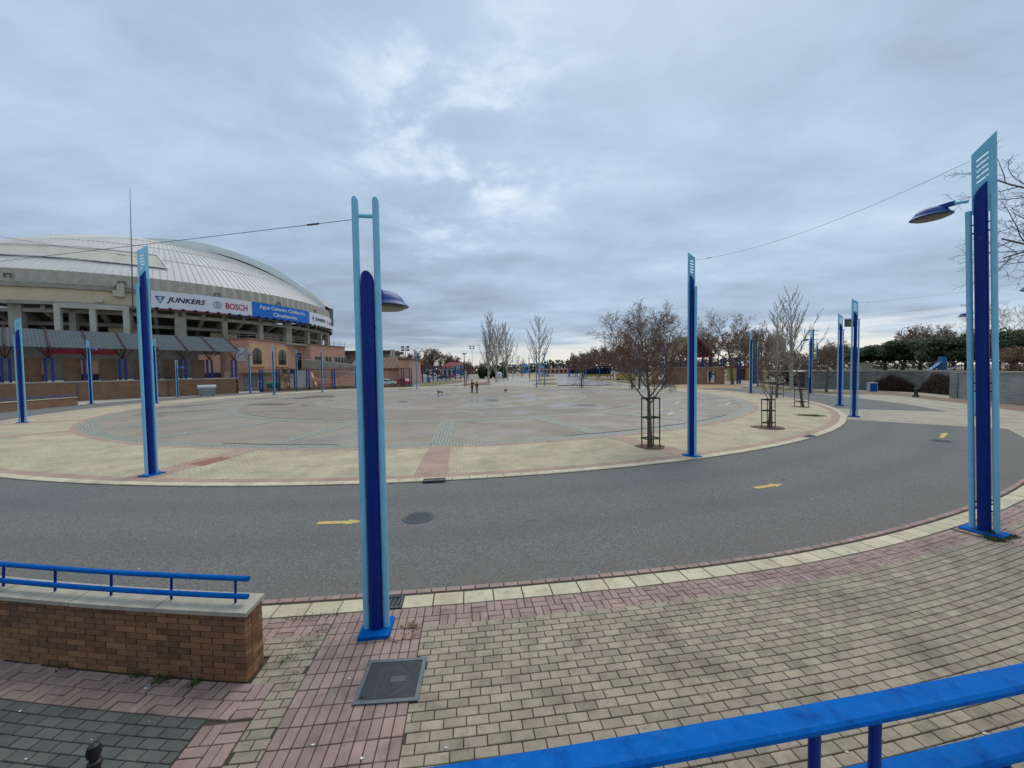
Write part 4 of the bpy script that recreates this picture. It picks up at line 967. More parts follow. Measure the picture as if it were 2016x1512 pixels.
for px,py in ((16,541),(240,557),(427,580),(548,598),(620,612)):
    a,z=hitang(px,py,40.3); f=MB()
    for dz,dy,sy,sz in ((.3,0,.9,.12),(0,.4,.1,.6),(0,-.4,.1,.6)): f.box(SP(40.42,a,z+dz-.1)+Vector((-math.sin(R_(a)),math.cos(R_(a)),0))*dy,(.15,sy,sz),R_(a))
    f.build('fascia_hatch',mat('rust_frame',(.12,.10,.08),None,3,.8),st)
# banner
BR=40.62; WHITEB=mat('banner_white',(.66,.69,.76),(.62,.65,.72),.4,.6); BLUEB=mat('banner_blue',(.012,.16,.58),(.01,.14,.53),.4,.6)
bx=lambda px:hitang(px,600 if px<500 else 620,BR)[0]
aL,aM,aB,aR=bx(298),bx(495.5),bx(609),14.
ban=thing('advertising_banner','long curved advertising banner in white and blue round the stadium ring','banner',SC)
Z0,Z1=15.25,18.38
band_('white_sheet',BR,Z0,BR,Z1,WHITEB,ban,aL,aM,24,.06); band_('blue_sheet',BR,Z0,BR,Z1,BLUEB,ban,aM,aB,24,.06); band_('white_sheet',BR,Z0,BR,Z1,WHITEB,ban,aB,aR,18,.06)
band_('red_strip',BR+.05,Z0-.28,BR+.05,Z0-.02,mat('strip_red',(.25,.03,.05),None,2,.7),ban,aL,bx(450),20,.05); band_('dark_strip',BR+.05,Z0-.28,BR+.05,Z0-.02,mat('strip_navy',(.03,.04,.16),None,2,.7),ban,bx(450),bx(612),14,.05); band_('green_strip',BR+.05,Z0-.28,BR+.05,Z0-.02,mat('strip_green',(.25,.36,.28),None,2,.7),ban,bx(612),aR,14,.05)
a=aL+1.
while a<aR: MB().box(SP(BR+.25,a,Z0-.1),(.45,.4,.38),R_(a)).build('flood_lamp',DARK,ban); a+=2.55
INK=mat('ink_black',(.02,.022,.03),None,2,.6); RED=mat('ink_red',(.50,.03,.04),None,2,.6); WINK=mat('ink_white',(.78,.82,.88),None,2,.6); NAVY=mat('ink_navy',(.03,.07,.32),None,2,.6); GREY=mat('ink_grey',(.16,.17,.19),None,2,.6)
def textmesh(body,shear=0.,bold=.0):
    cu=bpy.data.curves.new('t','FONT'); cu.body=body; cu.shear=shear; cu.offset=bold; cu.resolution_u=3; ob=bpy.data.objects.new('t',cu); col.objects.link(ob)
    me=bpy.data.meshes.new_from_object(ob.evaluated_get(bpy.context.evaluated_depsgraph_get())); bpy.data.objects.remove(ob,do_unlink=True); bpy.data.curves.remove(cu); return me
def ontext(body,a0,a1,z0,z1,m,parent,name='lettering',shear=0.,bold=.0,R=BR+.05):
    me=textmesh(body,shear,bold); xs=[v.co.x for v in me.vertices]; ys=[v.co.y for v in me.vertices]; X0,X1,Y0,Y1=min(xs),max(xs),min(ys),max(ys)
    for v in me.vertices:
        q=SP(R,a0+(a1-a0)*(v.co.x-X0)/(X1-X0),z0+(z1-z0)*(v.co.y-Y0)/(Y1-Y0)); v.co=q
    me.materials.clear(); me.materials.append(m); me.name=name; return put(name,me,parent)
def flat(poly,m,name,zc_,a0,ax,parent,R=BR+.05):    # polygon (u right in metres, v up) on the drum about angle a0
    mb=MB(); k=math.degrees(1/BR)
    mb.add([SP(R,a0+u*k*ax,zc_+v) for u,v in poly],[tuple(range(len(poly)))]); return mb.build(name,m,parent,fix=True)
def logo(a0,ax,s,zc_):
    flat([(-.85*s,.75*s),(.85*s,.75*s),(0,-.85*s)],NAVY,'triangle_emblem',zc_,a0,ax,ban)
    for v,w in ((.42,.42),(.12,.33),(-.18,.20)):
        flat([(-w*s,(v-.06)*s),(w*s,(v-.06)*s),(w*s,(v+.06)*s),(-w*s,(v+.06)*s)],WINK,'emblem_bar',zc_,a0,ax,ban,BR+.08)
    flat([(-.06*s,-.5*s),(.06*s,-.5*s),(.06*s,.72*s),(-.06*s,.72*s)],WINK,'emblem_bar',zc_,a0,ax,ban,BR+.085)
def armature(a0,ax,s,zc_):
    mb=MB(); k=math.degrees(1/BR)
    def arc(r0,r1,t0,t1,n=28):
        n0=len(mb.v)
        for i in range(n+1):
            t=t0+(t1-t0)*i/n
            for r in (r0,r1): mb.v.append(tuple(SP(BR+.05,a0+r*math.cos(t)*k*ax,zc_+r*math.sin(t))))
        mb.f.extend((n0+2*i,n0+2*i+1,n0+2*i+3,n0+2*i+2) for i in range(n))
    arc(.86*s,1.0*s,0,2*PI)
    for u,v,w,h in ((-.38,0,.12,1.1),(.38,0,.12,1.1),(0,0,.7,.12),(-.15,.5,.12,.5),(.15,.5,.12,.5),(-.15,-.5,.12,.5),(.15,-.5,.12,.5)):
        u,v,w,h=u*s,v*s,w*s,h*s; n0=len(mb.v); mb.v+=[tuple(SP(BR+.055,a0+x*k*ax,zc_+y)) for x,y in ((u-w/2,v-h/2),(u+w/2,v-h/2),(u+w/2,v+h/2),(u-w/2,v+h/2))]; mb.f.append((n0,n0+1,n0+2,n0+3))
    mb.build('round_emblem',GREY,ban,fix=True)
zm=(Z0+Z1)/2
logo(bx(315.5),1,.86,zm); ontext('JUNKERS',bx(328),bx(405),zm-.60,zm+.62,INK,ban,shear=.28,bold=.028)
armature(bx(428.5),1,.72,zm); ontext('BOSCH',bx(444),bx(487),zm-.62,zm+.62,RED,ban,bold=.022)
ontext('Agua Caliente. Calefacción.',bx(511),bx(601),zm+.10,zm+1.12,WINK,ban,bold=.014); ontext('Climatización.',bx(538),bx(585),zm-1.05,zm-.20,WINK,ban,bold=.014)
k2=bx(614); logo(bx(616.5),1.,.66,zm); ontext('JUNKERS',bx(620),bx(640),zm-.5,zm+.55,INK,ban,shear=.2,bold=.028); armature(bx(644.5),1.,.6,zm); ontext('BOSCH',bx(647.5),bx(653.5),zm-.45,zm+.5,RED,ban,bold=.022)
MB().box(SP(40.3,15.,19.),(1.6,.4,5.),R_(15)).build('end_screen',mat('grey_screen',(.25,.28,.30),None,2,.6),st)
# ------------------------------------------------------------------ salmon brick annexe before the stadium
SAL=brickmat('salmon_brick',(.56,.32,.225),(.50,.28,.195),(.48,.31,.23),.5,.14,.02,vec='Object',bump=.1,stain=(.3,.5,(.40,.21,.14)),var=.16)
an=thing('salmon_annexe','salmon brick annexe with arched windows below the stadium ring','building')
AZ=9.9
foot=[(-62.,80.),(-55.8,76.6),(-51.5,75.8),(-50.9,90.6),(-51.6,91.2),(-50.6,93.2),(-48.7,93.4),(-45.4,105.),(-56.,118.),(-66.,96.)]
MB().prism(foot,0,AZ).build('wall',SAL,an,fix=True)
cp=MB()
for (x0,y0),(x1,y1) in zip(foot[:8],foot[1:8]):
    d=math.atan2(y1-y0,x1-x0); cp.box(((x0+x1)/2,(y0+y1)/2,AZ+.1),(math.hypot(x1-x0,y1-y0)+.25,.5,.2),d)
cp.build('coping',mat('coping_brown',(.33,.19,.13),None,1,.9),an)
rl=MB()
for (x0,y0),(x1,y1) in zip(foot[:8],foot[1:8]):
    for z in (AZ+.75,AZ+1.15): rl.tube((x0,y0,z),(x1,y1,z),.05,n=4)
    n_=max(1,int(math.hypot(x1-x0,y1-y0)/2))
    for i in range(n_+1): rl.tube((x0+(x1-x0)*i/n_,y0+(y1-y0)*i/n_,AZ+.1),(x0+(x1-x0)*i/n_,y0+(y1-y0)*i/n_,AZ+1.2),.05,n=4)
rl.build('roof_railing',mat('rail_grey',(.30,.27,.24),None,2,.6),an)
# openings along a facade edge: place by photo x
def edgept(px,A,B):
    k=(px-1008)/FPX-.0  # x/y slope of the sight line, level enough here
    d=ray(px,735); A=Vector((*A,0)); B=Vector((*B,0)); e=B-A; den=d.x*e.y-d.y*e.x; t=(A.x*e.y-A.y*e.x)/den; return Vector((d.x*t,d.y*t,0))
def frame(A,B):
    e=(Vector(B)-Vector(A)).normalized(); nn=Vector((e.y,-e.x)); 
    if nn.dot(-Vector(A))<0: nn=-nn
    return Vector((e.x,e.y,0)),Vector((nn.x,nn.y,0))
def wallbox(c,e,nn,w,h,d,z,m,name,parent):
    mb=MB(); b=[c-e*w/2,c+e*w/2,c+e*w/2+nn*d,c-e*w/2+nn*d]; mb.hexa([Vector((p.x,p.y,z)) for p in b],[Vector((p.x,p.y,z+h)) for p in b]); return mb.build(name,m,parent,fix=True)
YSUR=mat('cream_surround',(.52,.38,.20),None,2,.9); DGL=mat('dark_glass',(.018,.014,.018),(.03,.02,.025),3,.15,spec=.6)
A,B=foot[2],foot[3]; e,nn=frame(A,B)
for px,w in ((506.5,2.5),(556,2.6)):
    c=edgept(px,A,B)
    zb=5.0; fr=wallbox(c,e,nn,w*1.55,4.3,.12,zb-.35,YSUR,'window_surround',an)
    mb=MB(); poly=[(-w/2,0),(w/2,0),(w/2,1.9)]+[(w/2*math.cos(t)*1.06,1.9+w/2*1.1*math.sin(t)) for t in [i*PI/14 for i in range(0,15)]]+[(-w/2,1.9)]
    mb.extr([c+e*u+nn*.14+Vector((0,0,zb+v)) for u,v in poly],nn*.05); mb.build('arched_window',DGL,fr,fix=True)
    mu_=MB(); mu_.box(c+nn*.22+Vector((0,0,zb+1.4)),(.1,.1,2.8),math.atan2(e.y,e.x)); mu_.box(c+nn*.22+Vector((0,0,zb+1.7)),(w*.95,.1,.12),math.atan2(e.y,e.x)); mu_.build('mullion',mat('window_brown',(.07,.03,.03),None,2,.6),fr)
    wallbox(c,e,nn,w*1.7,.2,.35,zb-.6,YSUR,'window_sill',an)
A,B=foot[6],foot[7]; e,nn=frame(A,B)
for px,w in ((627,2.4),(647,2.3),(665,2.2),(676.5,2.1)):
    c=edgept(px,A,B); f_=wallbox(c,e,nn,w,2.1,.08,5.2,mat('window_white',(.42,.36,.32),None,2,.7),'window_frame',an)
    for s in (-1,1): wallbox(c+e*s*w*.24,e,nn,w*.36,1.75,.12,5.35,DGL,'pane',f_)
for px in (648,653,640): wallbox(edgept(px,A,B),e,nn,1.1,.9,.8,3.1+.3*(px%3),mat('ac_unit',(.42,.40,.36),None,2,.6),'air_conditioner',an)
A,B=foot[4],foot[6]; e,nn=frame(A,B); c=edgept(590,foot[3],foot[5]); wallbox(edgept(591,A,foot[5]),*frame(foot[3],foot[5]),2.0,4.2,.15,3.6,DARK,'doorway',an)
# garage with painted shutter, canopy, sign
A,B=foot[2],foot[3]; e,nn=frame(A,B)
gA=edgept(488,(-52,70.),(-47,74.)); 
e2=Vector((.80,.60,0)); n2=Vector((.60,-.80,0)); gc=Vector((-46.9,70.3,0))
wallbox(gc,e2,n2,9.,3.5,-6,0,SAL,'porch_wall',an)
sh=wallbox(gc+e2*-.2,e2,n2,3.2,2.7,.06,.1,mat('shutter_grey',(.26,.28,.27),(.20,.22,.21),2,.7),'roller_shutter',an)
gm=MB(); GW=mat('graffiti_white',(.75,.76,.76),None,2,.7); GBK=mat('graffiti_black',(.03,.03,.035),None,2,.7)
def scr(pts,w,m,off):
    q=[gc+e2*(-.2+u)+n2*off+Vector((0,0,v)) for u,v in pts]; MB().path(q,w,5).build('graffiti_stroke',m,sh)
scr([(-1.3,1.9),(-1.0,.8),(-.5,1.9),(-.2,.8),(.15,1.8),(.45,.75),(.7,1.9)],.16,GBK,.04); scr([(-1.3,1.9),(-1.0,.8),(-.5,1.9),(-.2,.8),(.15,1.8),(.45,.75),(.7,1.9)],.10,GW,.13)
scr([(.55,1.0),(1.0,.7),(1.25,1.3),(.9,1.9),(.6,1.5)],.11,GW,.1); scr([(-1.2,.5),(0,.35),(1.2,.55)],.06,GW,.08)
wallbox(gc+e2*.6,e2,n2,6.2,.18,1.4,3.05,mat('canopy_dark',(.10,.11,.115),None,2,.7),'canopy',an)
sg=wallbox(gc+e2*5.2+n2*.02,e2,n2,1.9,1.0,.12,2.95,mat('sign_black',(.02,.02,.022),None,2,.6),'fascia_sign',an)
MB().path([gc+e2*(5.2+u)+n2*.2+Vector((0,0,v)) for u,v in ((-.1,3.2),(.25,3.3),(.3,3.6),(.0,3.7),(-.2,3.55),(.05,3.45),(.3,3.55))],.05,4).build('sign_swirl',GW,sg)
c=edgept(475,foot[1],foot[2]); e,nn=frame(foot[1],foot[2]); wp=wallbox(c,e,nn,2.4,2.6,.1,5.6,mat('poster_white',(.66,.66,.68),(.2,.2,.22),.9,.6),'wall_poster',an)
# green box by the porch
gp=G(540,770); gb=thing('green_skip','green plastic recycling skip by the annexe porch','bin',(gp.x-.8,gp.y+1.2,0),.4); GRN=mat('skip_green',(.02,.14,.06),None,3,.5)
MB().hexa([(-.9,-.6,.1),(.9,-.6,.1),(.9,.6,.1),(-.9,.6,.1)],[(-1.05,-.7,1.2),(1.05,-.7,1.2),(1.05,.7,1.2),(-1.05,.7,1.2)]).build('body',GRN,gb); MB().lathe([(.68,-1.0),(.70,0),(.68,1.0)],(0,0,1.2),16,Matrix.Rotation(PI/2,3,'Y')@Matrix.Diagonal((.5,1,1))).build('lid',GRN,gb)
# ------------------------------------------------------------------ long brick wall, terrace and pergola on the left
W1=Vector((-43.65,61.3,0)); wu=Vector((-.607,-.795,0)); wn=Vector((-.795,.607,0)); WZ=2.45
def WP(u,n,z=0.): return W1+wu*u+wn*n+Vector((0,0,z))
LBR=brickmat('long_wall_brick',(.29,.155,.085),(.235,.12,.065),(.20,.13,.085),.25,.065,.012,vec='UV',stain=(.35,.55,(.17,.115,.075)),var=.25)
def walluv(name,p,q,z0,z1,t,m,parent=None,**k):
    e_=(q-p).normalized(); nb=Vector((-e_.y,e_.x,0))*t; L=(q-p).length; mb=MB()
    B4=[p,q,q+nb,p+nb]; mb.hexa([Vector((v.x,v.y,z0)) for v in B4],[Vector((v.x,v.y,z1)) for v in B4]); mb.uv=[(0,z0),(L,z0),(L+t,z0),(-t,z0),(0,z1),(L,z1),(L+t,z1),(-t,z1)]
    return mb.build(name,m,parent,fix=True,**k)
lw=thing('long_brick_wall','long brown brick retaining wall below the pergola terrace','wall')
walluv('brick_face',WP(0,0),WP(60,0),0,WZ-.15,-.4,LBR,lw); walluv('coping',WP(-.05,-.05),WP(60,-.05),WZ-.15,WZ,-.5,CONCW,lw)
walluv('end_face',WP(0,0),WP(0,9),0,WZ-.1,.3,LBR,lw)
for u in (8.5,17.,26.,35.): MB().box(WP(u,-.03,1.15),(.12,.06,2.2),math.atan2(wu.y,wu.x)).build('expansion_joint',MATS['grey_steel'],lw)
sheet('pergola_terrace',[WP(0,.3),WP(60,.3),WP(60,22),WP(0,22)],WZ-.03,CONCW)
pg=thing('pergola','long pergola with grey corrugated roof panels, red trusses and blue columns','pergola')
PGR=mat('pergola_sheet',(.07,.09,.105),(.055,.072,.084),.7,.75,spec=.2,stain=(.4,.4,(.085,.10,.105))); PRD=mat('truss_red',(.11,.028,.03),(.08,.022,.025),3,.6); PBL=mat('pergola_blue',(.015,.045,.25),(.012,.035,.19),3,.5)
us=[-.2+3.22*k for k in range(15)]
for u0,u1 in zip(us,us[1:]):
    mb=MB(); N=20
    for i in range(N+1):
        u=u0+.06+(u1-u0-.12)*i/N; dz=.05*(i%2)
        mb.v+=[tuple(WP(u,-.5,6.55+dz)),tuple(WP(u,6.2,9.15+dz))]
    mb.f=[(2*i,2*i+1,2*i+3,2*i+2) for i in range(N)]; o=mb.build('roof_panel',PGR,pg); md=o.modifiers.new('t','SOLIDIFY'); md.thickness=.05
    pu=MB(); 
    for n_ in (0.,1.5,3.,4.5,6.): pu.tube(WP(u0,n_,6.55+(n_+.5)*.388-.12),WP(u1,n_,6.55+(n_+.5)*.388-.12),.05,n=4)
    pu.build('purlin',PRD,pg)
for u in us:
    t_=MB(); a0,b0=WP(u,-.55,6.72),WP(u,6.3,9.38); a1,b1=a0-Vector((0,0,.05)),b0-Vector((0,0,.55))
    t_.tube(a0,b0,.045,n=5); t_.tube(a1,b1,.045,n=5)
    for k in range(10):
        p,q=a0.lerp(b0,k/10),a1.lerp(b1,(k+.5)/10); r_=a0.lerp(b0,(k+1)/10); t_.tube(p,q,.035,n=4); t_.tube(q,r_,.035,n=4)
    t_.build('truss',PRD,pg)
    for n_ in (2.3,):
        br=MB(); foot_=WP(u,n_,5.3)
        for du,dn in ((-1.1,-1.8),(1.1,-1.8),(-1.1,1.6),(1.1,1.6),(0,-1.9),(0,1.7)): br.tube(foot_,WP(u+du,n_+dn,6.55+(n_+dn+.5)*.388-.15),.05,n=5)
        br.build('brace',PRD,pg)
        for du in (-.28,.28): MB().box(WP(u+du,n_,(WZ+5.4)/2),(.24,.24,5.4-WZ),math.atan2(wu.y,wu.x)).build('column',PBL,pg)
# brick piers beside each pair of columns
for k,u in enumerate(us[1:11]):
    walluv('brick_pier',WP(u+.55,2.7),WP(u+2.05,2.7),WZ-.05,5.35,-.5,LBR,None,label='brown brick pier under the pergola, %s counting from the annexe end'%('first second third fourth fifth sixth seventh eighth ninth tenth'.split()[k]),cat='pier',group='brick piers under the pergola')
# low salmon walls and dark bays behind the pergola
for k,(u0,u1,h) in enumerate(((-.5,2.4,3.2),(7.6,9.2,2.2),(14.2,17.,2.),(19.3,20.5,1.6),(22.6,25.6,2.3))):
    walluv('parapet_wall',WP(u0,10.),WP(u1,10.),WZ+.8,WZ+.8+h,-.5,SAL,None,label='salmon brick parapet behind the pergola, %s counting from the annexe end'%('first second third fourth fifth'.split()[k]),cat='wall',group='salmon parapets behind the pergola')
    MB().box((WP((u0+u1)/2,9.9,WZ+.4)),(u1-u0,.3,.9),math.atan2(wu.y,wu.x)).build('blue_plinth',mat('plinth_navy',(.012,.014,.05),None,3,.7),label='dark blue plinth under the %s salmon parapet counting from the annexe end'%('first second third fourth fifth'.split()[k]),cat='plinth',group='dark plinths behind the pergola')
walluv('red_awning',WP(12.,11),WP(19.,11),6.2,6.9,-.3,mat('awning_red',(.28,.02,.04),None,1,.8),None,label='strip of red awning in the shade behind the pergola',cat='awning')
# low curved wall with rail at far left
fw=thing('low_brick_wall','low brown brick wall with pale coping and blue rail at the foot of the long wall','wall')
def arcwall(parent,name,r0,r1,a0,a1,z0,z1,m,n=24):
    mb=MB(); mb.uv=[]
    for i in range(n+1):
        a=a0+(a1-a0)*i/n
        for r,z in ((r1,z0),(r1,z1),(r0,z1),(r0,z0)): mb.v.append(tuple(P(r,a,z))); mb.uv.append((R_(a)*r,z+ (r-r1)))
    for i in range(n):
        for j in range(4): mb.f.append((i*4+j,i*4+(j+1)%4,(i+1)*4+(j+1)%4,(i+1)*4+j))
    mb.f+=[(0,1,2,3),tuple(n*4+j for j in (3,2,1,0))]; return mb.build(name,m,parent,fix=True)
arcwall(fw,'brick_face',40.25,40.6,-84.5,-64,-.02,.80,LBR); arcwall(fw,'coping',40.2,40.65,-84.6,-64,.80,.86,CREAM)
for z in (.98,1.14): MB().path([P(40.42,-84.3+i*.7,z) for i in range(29)],.035,6).build('rail_tube',PBL,fw)
for i in range(10): MB().tube(P(40.42,-84+i*2,.84),P(40.42,-84+i*2,1.14),.02,n=5).build('rail_post',PBL,fw)
# grey container on wheels
bp=G(405,779); bn=thing('waste_container','grey wheeled waste container with rounded lid by the long brick wall','bin',(bp.x,bp.y+.3,0),R_(35)); BG=mat('bin_grey',(.28,.30,.31),(.23,.25,.26),2,.5)
MB().hexa([(-.85,-.45,.15),(.85,-.45,.15),(.85,.45,.15),(-.85,.45,.15)],[(-1.0,-.6,1.15),(1.0,-.6,1.15),(1.0,.6,1.15),(-1.0,.6,1.15)]).build('body',BG,bn)
MB().extr([(-1.05,.64*math.cos(t_),1.14+.42*math.sin(t_)) for t_ in [i*PI/12 for i in range(13)]],(2.1,0,0)).build('lid',mat('bin_lid',(.42,.45,.47),(.36,.39,.41),2,.45),bn,smooth=True)
for sx in (-.7,.7):
    for sy in (-.35,.35): MB().tube((sx,sy-.04,.1),(sx,sy+.04,.1),.1,n=12).build('wheel',DARK,bn)
for sx in (-1.04,1.04): MB().box((sx,0,.95),(.06,.5,.08)).build('lifting_arm',DARK,bn)
# ------------------------------------------------------------------ fences, steps and low house right of the stadium
FRD=mat('fence_brown_red',(.12,.045,.04),None,3,.7); FBL=mat('fence_blue',(.02,.05,.22),(.015,.04,.16),3,.5); MESHG=mat('mesh_wire',(.16,.15,.14),None,3,.7)
def fence(name,lab,pts,h,double=True,base=.5,r=.09):
    t=thing(name,lab,'fence')
    for p,q in zip(pts,pts[1:]):
        MB().tube(p+Vector((0,0,h)),q+Vector((0,0,h)),.07,n=5).build('top_rail',FRD,t)
        if base: walluv('brick_kerb',p,q,-.1,base,.35,LBR,t)
        w=MB()
        for z in (.9,1.5,2.1,2.7): w.tube(p+Vector((0,0,z)),q+Vector((0,0,z)),.018,n=3)
        w.build('wire',MESHG,t)
    for p in pts:
        for d in ((-.22,.22) if double else (0,)): MB().box(p+Vector((d,0,h/2)),(r*2,r*2,h)).build('post',FBL,t)
    return t
fence('plaza_fence','blue post fence with brown top rail and brick kerb before the stadium steps',[G(x,y) for x,y in ((515,771.5),(548,770),(583,768.5),(607,767.5),(657,765.5),(706,764),(750,763),(793,762),(809,761.5))],3.7)
fence('car_park_fence','row of single blue posts fencing the far car park',[G(x,y) for x,y in ((832,753),(843,752),(853,750.5),(862,750),(870,749),(878,748.5),(886,748),(897,747.5),(907,747))],4.6,False,0,.16)
# steps and ramp
sp=thing('entrance_steps','grey concrete steps with salmon side walls climbing to the annexe','stairs')
s0,s1=Vector((-41.6,76.2,0)),Vector((-48.6,87.5,0)); d_=(s1-s0).normalized(); sd=Vector((-d_.y,d_.x,0))
for k in range(18):
    p=s0+d_*(k*.55); MB().box(p+d_*.3+Vector((0,0,.1+.1*k)),(.62,4.2,.2+.2*k),math.atan2(d_.y,d_.x)).build('step',CONCW,sp)
for s in (1,-1):
    a,b=s0+sd*s*2.3,s0+d_*10.5+sd*s*2.3; MB().extr([a,b,b+Vector((0,0,4.2 if s>0 else 3.2)),a+Vector((0,0,.7))],sd*s*.4).build('side_wall',SAL,sp,fix=True)
rw=thing('ramp_wall','sloping salmon ramp wall with grey coping and handrails beside the steps','wall')
def slab(A,za,B,zb,t,m,name,parent,z0=0.):
    e_=(B-A).normalized(); nb=Vector((-e_.y,e_.x,0))*t; up=lambda v,z:Vector((v.x,v.y,z)); return MB().hexa([up(A,z0),up(B,z0),up(B+nb,z0),up(A+nb,z0)],[up(A,za),up(B,zb),up(B+nb,zb),up(A+nb,za)]).build(name,m,parent,fix=True)
RA,RBp=AT(600,735,90.),AT(712,735,84.)
slab(RA,6.0,RBp,4.3,.4,SAL,'ramp_face',rw); slab(RA+Vector((0,-.1,0)),6.25,RBp+Vector((0,-.1,0)),4.55,.6,CONCW,'ramp_coping',rw,5.0 if False else 4.2)
slab(AT(612,735,80.),2.2,AT(662,735,79.),1.4,.4,SAL,'lower_face',rw); slab(AT(660,735,79.5),1.6,AT(700,735,82.),3.2,.4,SAL,'lower_face',rw)
rr=MB()
for A,za,B,zb in ((AT(588,735,84),6.2,AT(700,735,80.),3.6),(AT(640,735,79),2.0,AT(700,735,81.),3.9),(AT(605,735,79.5),3.6,AT(700,735,79.5),2.6)):
    for dz in (0,.6): rr.tube(Vector((A.x,A.y,za+dz)),Vector((B.x,B.y,zb+dz)),.06,n=5)
    for k in range(9): p=A.lerp(B,k/8); z=za+(zb-za)*k/8; rr.tube(Vector((p.x,p.y,z-.6)),Vector((p.x,p.y,z+.6)),.05,n=4)
rr.build('handrail',MATS['rail_grey'],rw)
MB().tube(AT(612,735,78.5)*Vector((1,1,0)).x if False else Vector((AT(618,735,78.5).x,78.5,.75)),Vector((AT(655,735,78.).x,78.,.75)),.12,n=6).build('red_pipe',mat('red_pipe',(.35,.06,.04),None,2,.6),rw)
# concrete hall and brown-roofed house
hl=thing('concrete_hall','grey flat-roofed hall with big windows behind the brown-roofed house','building'); hx0,hx1=AT(681,735,116).x,AT(765,735,112).x
MB().box(((hx0+hx1)/2,119,4.2),(hx1-hx0,10,8.4)).build('wall',mat('hall_grey',(.42,.42,.38),(.35,.35,.32),.5,.9),hl)
MB().box(((hx0+hx1)/2,118.5,8.9),(hx1-hx0+2,12.5,.9)).build('roof',mat('hall_roof',(.08,.06,.055),None,1,.8),hl)
for k in range(3):
    f_=MB().box((hx0+2.2+k*4.4,113.93,6.2),(3.7,.12,3.2)).build('window',mat('hall_frame',(.25,.25,.24),None,1,.7),hl); MB().box((hx0+2.2+k*4.4,113.85,6.2),(3.3,.1,2.8)).build('pane',mat('pale_glass',(.30,.31,.28),(.12,.13,.12),.6,.12,spec=.6),f_)
hs=thing('brown_roof_house','low salmon house with brown standing-seam lean-to roof beside the car park','house')
BRF=mat('brown_metal_roof',(.17,.095,.065),(.13,.07,.05),.8,.6); h0,h1=AT(690,735,95).x,AT(809,735,92).x; hm=AT(786,735,92).x
MB().box(((hm+h1)/2,97,2.95),(h1-hm,10,5.9)).build('wall',SAL,hs); MB().box(((hm+h1)/2,97,6.15),(h1-hm+.5,10.6,.5)).build('roof_edge',BRF,hs)
MB().box(((h0+hm)/2-.1,98,1.9),(hm-h0-.2,8,3.8)).build('wall',SAL,hs)
lr=MB(); lr.extr([(h0,93.2,3.7),(hm,93.2,3.7),(hm,99,6.6),(h0,99,6.6)],(0,0,.15)); lr.build('roof',BRF,hs,fix=True)
for k in range(11): x=h0+.3+(hm-h0-.6)*k/10; MB().extr([(x-.06,93.1,3.86),(x+.06,93.1,3.86),(x+.06,99,6.77),(x-.06,99,6.77)],(0,0,.12)).build('roof_seam',mat('seam_tan',(.30,.19,.14),None,1,.6),hs,fix=True)
for px in (771,776): q=AT(px,735,100); MB().tube((q.x,100,6.),(q.x,100,8.9),.22,n=8).build('vent_pipe',mat('vent_white',(.6,.6,.58),None,2,.5),hs)
# cars
def car(lab,p,rz,paint,L=4.2,hh=1.48,group=None,van=False):
    t=thing('parked_car',lab,'car',(p.x,p.y,0),rz,group); w=.86; pm=mat('paint_%d'%(abs(hash(str(paint)))%99999) if False else 'paint_'+'_'.join('%02d'%int(c*99) for c in paint),paint,None,1,.3,spec=.6)
    k=L/4.2
    low=[(-2.1,.32),(-2.12,.62),(-2.0,.86),(-1.2,.93),(.75,.95),(1.75,.82),(2.05,.66),(2.1,.34)]
    mb=MB(); mb.extr([(x*k,-w,z) for x,z in low],(0,2*w,0)); mb.build('body',pm,t,fix=True)
    top=[(-1.75,.90),(-1.35,hh-.04),(-.9,hh),(.15,hh-.02),(1.05,.93)] if not van else [(-2.05,.9),(-2.0,hh-.05),(-1.8,hh),(1.0,hh-.05),(1.65,.9)]
    cb=MB(); n=len(top); yb,yt=w-.05,w-.22
    vs=[(x*k,-(yb if z<1 else yt),z) for x,z in top]+[(x*k,(yb if z<1 else yt),z) for x,z in top]
    cb.add(vs,[tuple(range(n)),tuple(range(2*n-1,n-1,-1))]+[(i,n+i,n+i+1,i+1) for i in range(n-1)]); cb.build('cabin',pm,t,fix=True)
    for s in (-1,1):
        gw=MB(); q=[(x*k*.93,s*((yb if z<1 else yt)+.012),.96+(z-.96)*.86 if z>1 else .98) for x,z in top]; gw.add(q,[tuple(range(len(q)))]); gw.build('side_window',DGL,t,fix=True)
    i,j=top[-1],top[-2]; MB().add([(i[0]*k+.012,-yb+.1,.97),(i[0]*k+.012,yb-.1,.97),(j[0]*k+.03,yt-.06,j[1]-.06),(j[0]*k+.03,-yt+.06,j[1]-.06)],[(0,1,2,3)]).build('windscreen',DGL,t)
    i,j=top[0],top[1]; MB().add([(i[0]*k-.012,yb-.1,.97),(i[0]*k-.012,-yb+.1,.97),(j[0]*k-.02,-yt+.06,j[1]-.08),(j[0]*k-.02,yt-.06,j[1]-.08)],[(0,1,2,3)]).build('rear_window',DGL,t)
    for sx in (-1.28,1.3):
        for s in (-1,1):
            wl=MB().tube((sx*k,s*(w-.16),.32),(sx*k,s*(w+.02),.32),.32,n=18).build('tyre',DARK,t,smooth=True); MB().tube((sx*k,s*(w+.0),.32),(sx*k,s*(w+.03),.32),.19,n=12).build('rim',mat('alloy',(.4,.4,.41),None,3,.35,metal=.6),wl)
    for s in (-1,1):
        MB().box((2.05*k,s*.6,.68),(.08,.32,.14)).build('headlight',mat('lamp_clear',(.6,.6,.6),None,3,.2),t); MB().box((-2.06*k,s*.66,.74),(.06,.22,.2)).build('tail_light',mat('lamp_red',(.4,.02,.02),None,3,.3),t)
    return t
def carat(px,Y,*a,**k):
    q=AT(px,735,Y); return car(a[0],Vector((q.x,Y,0)),*a[1:],**k)
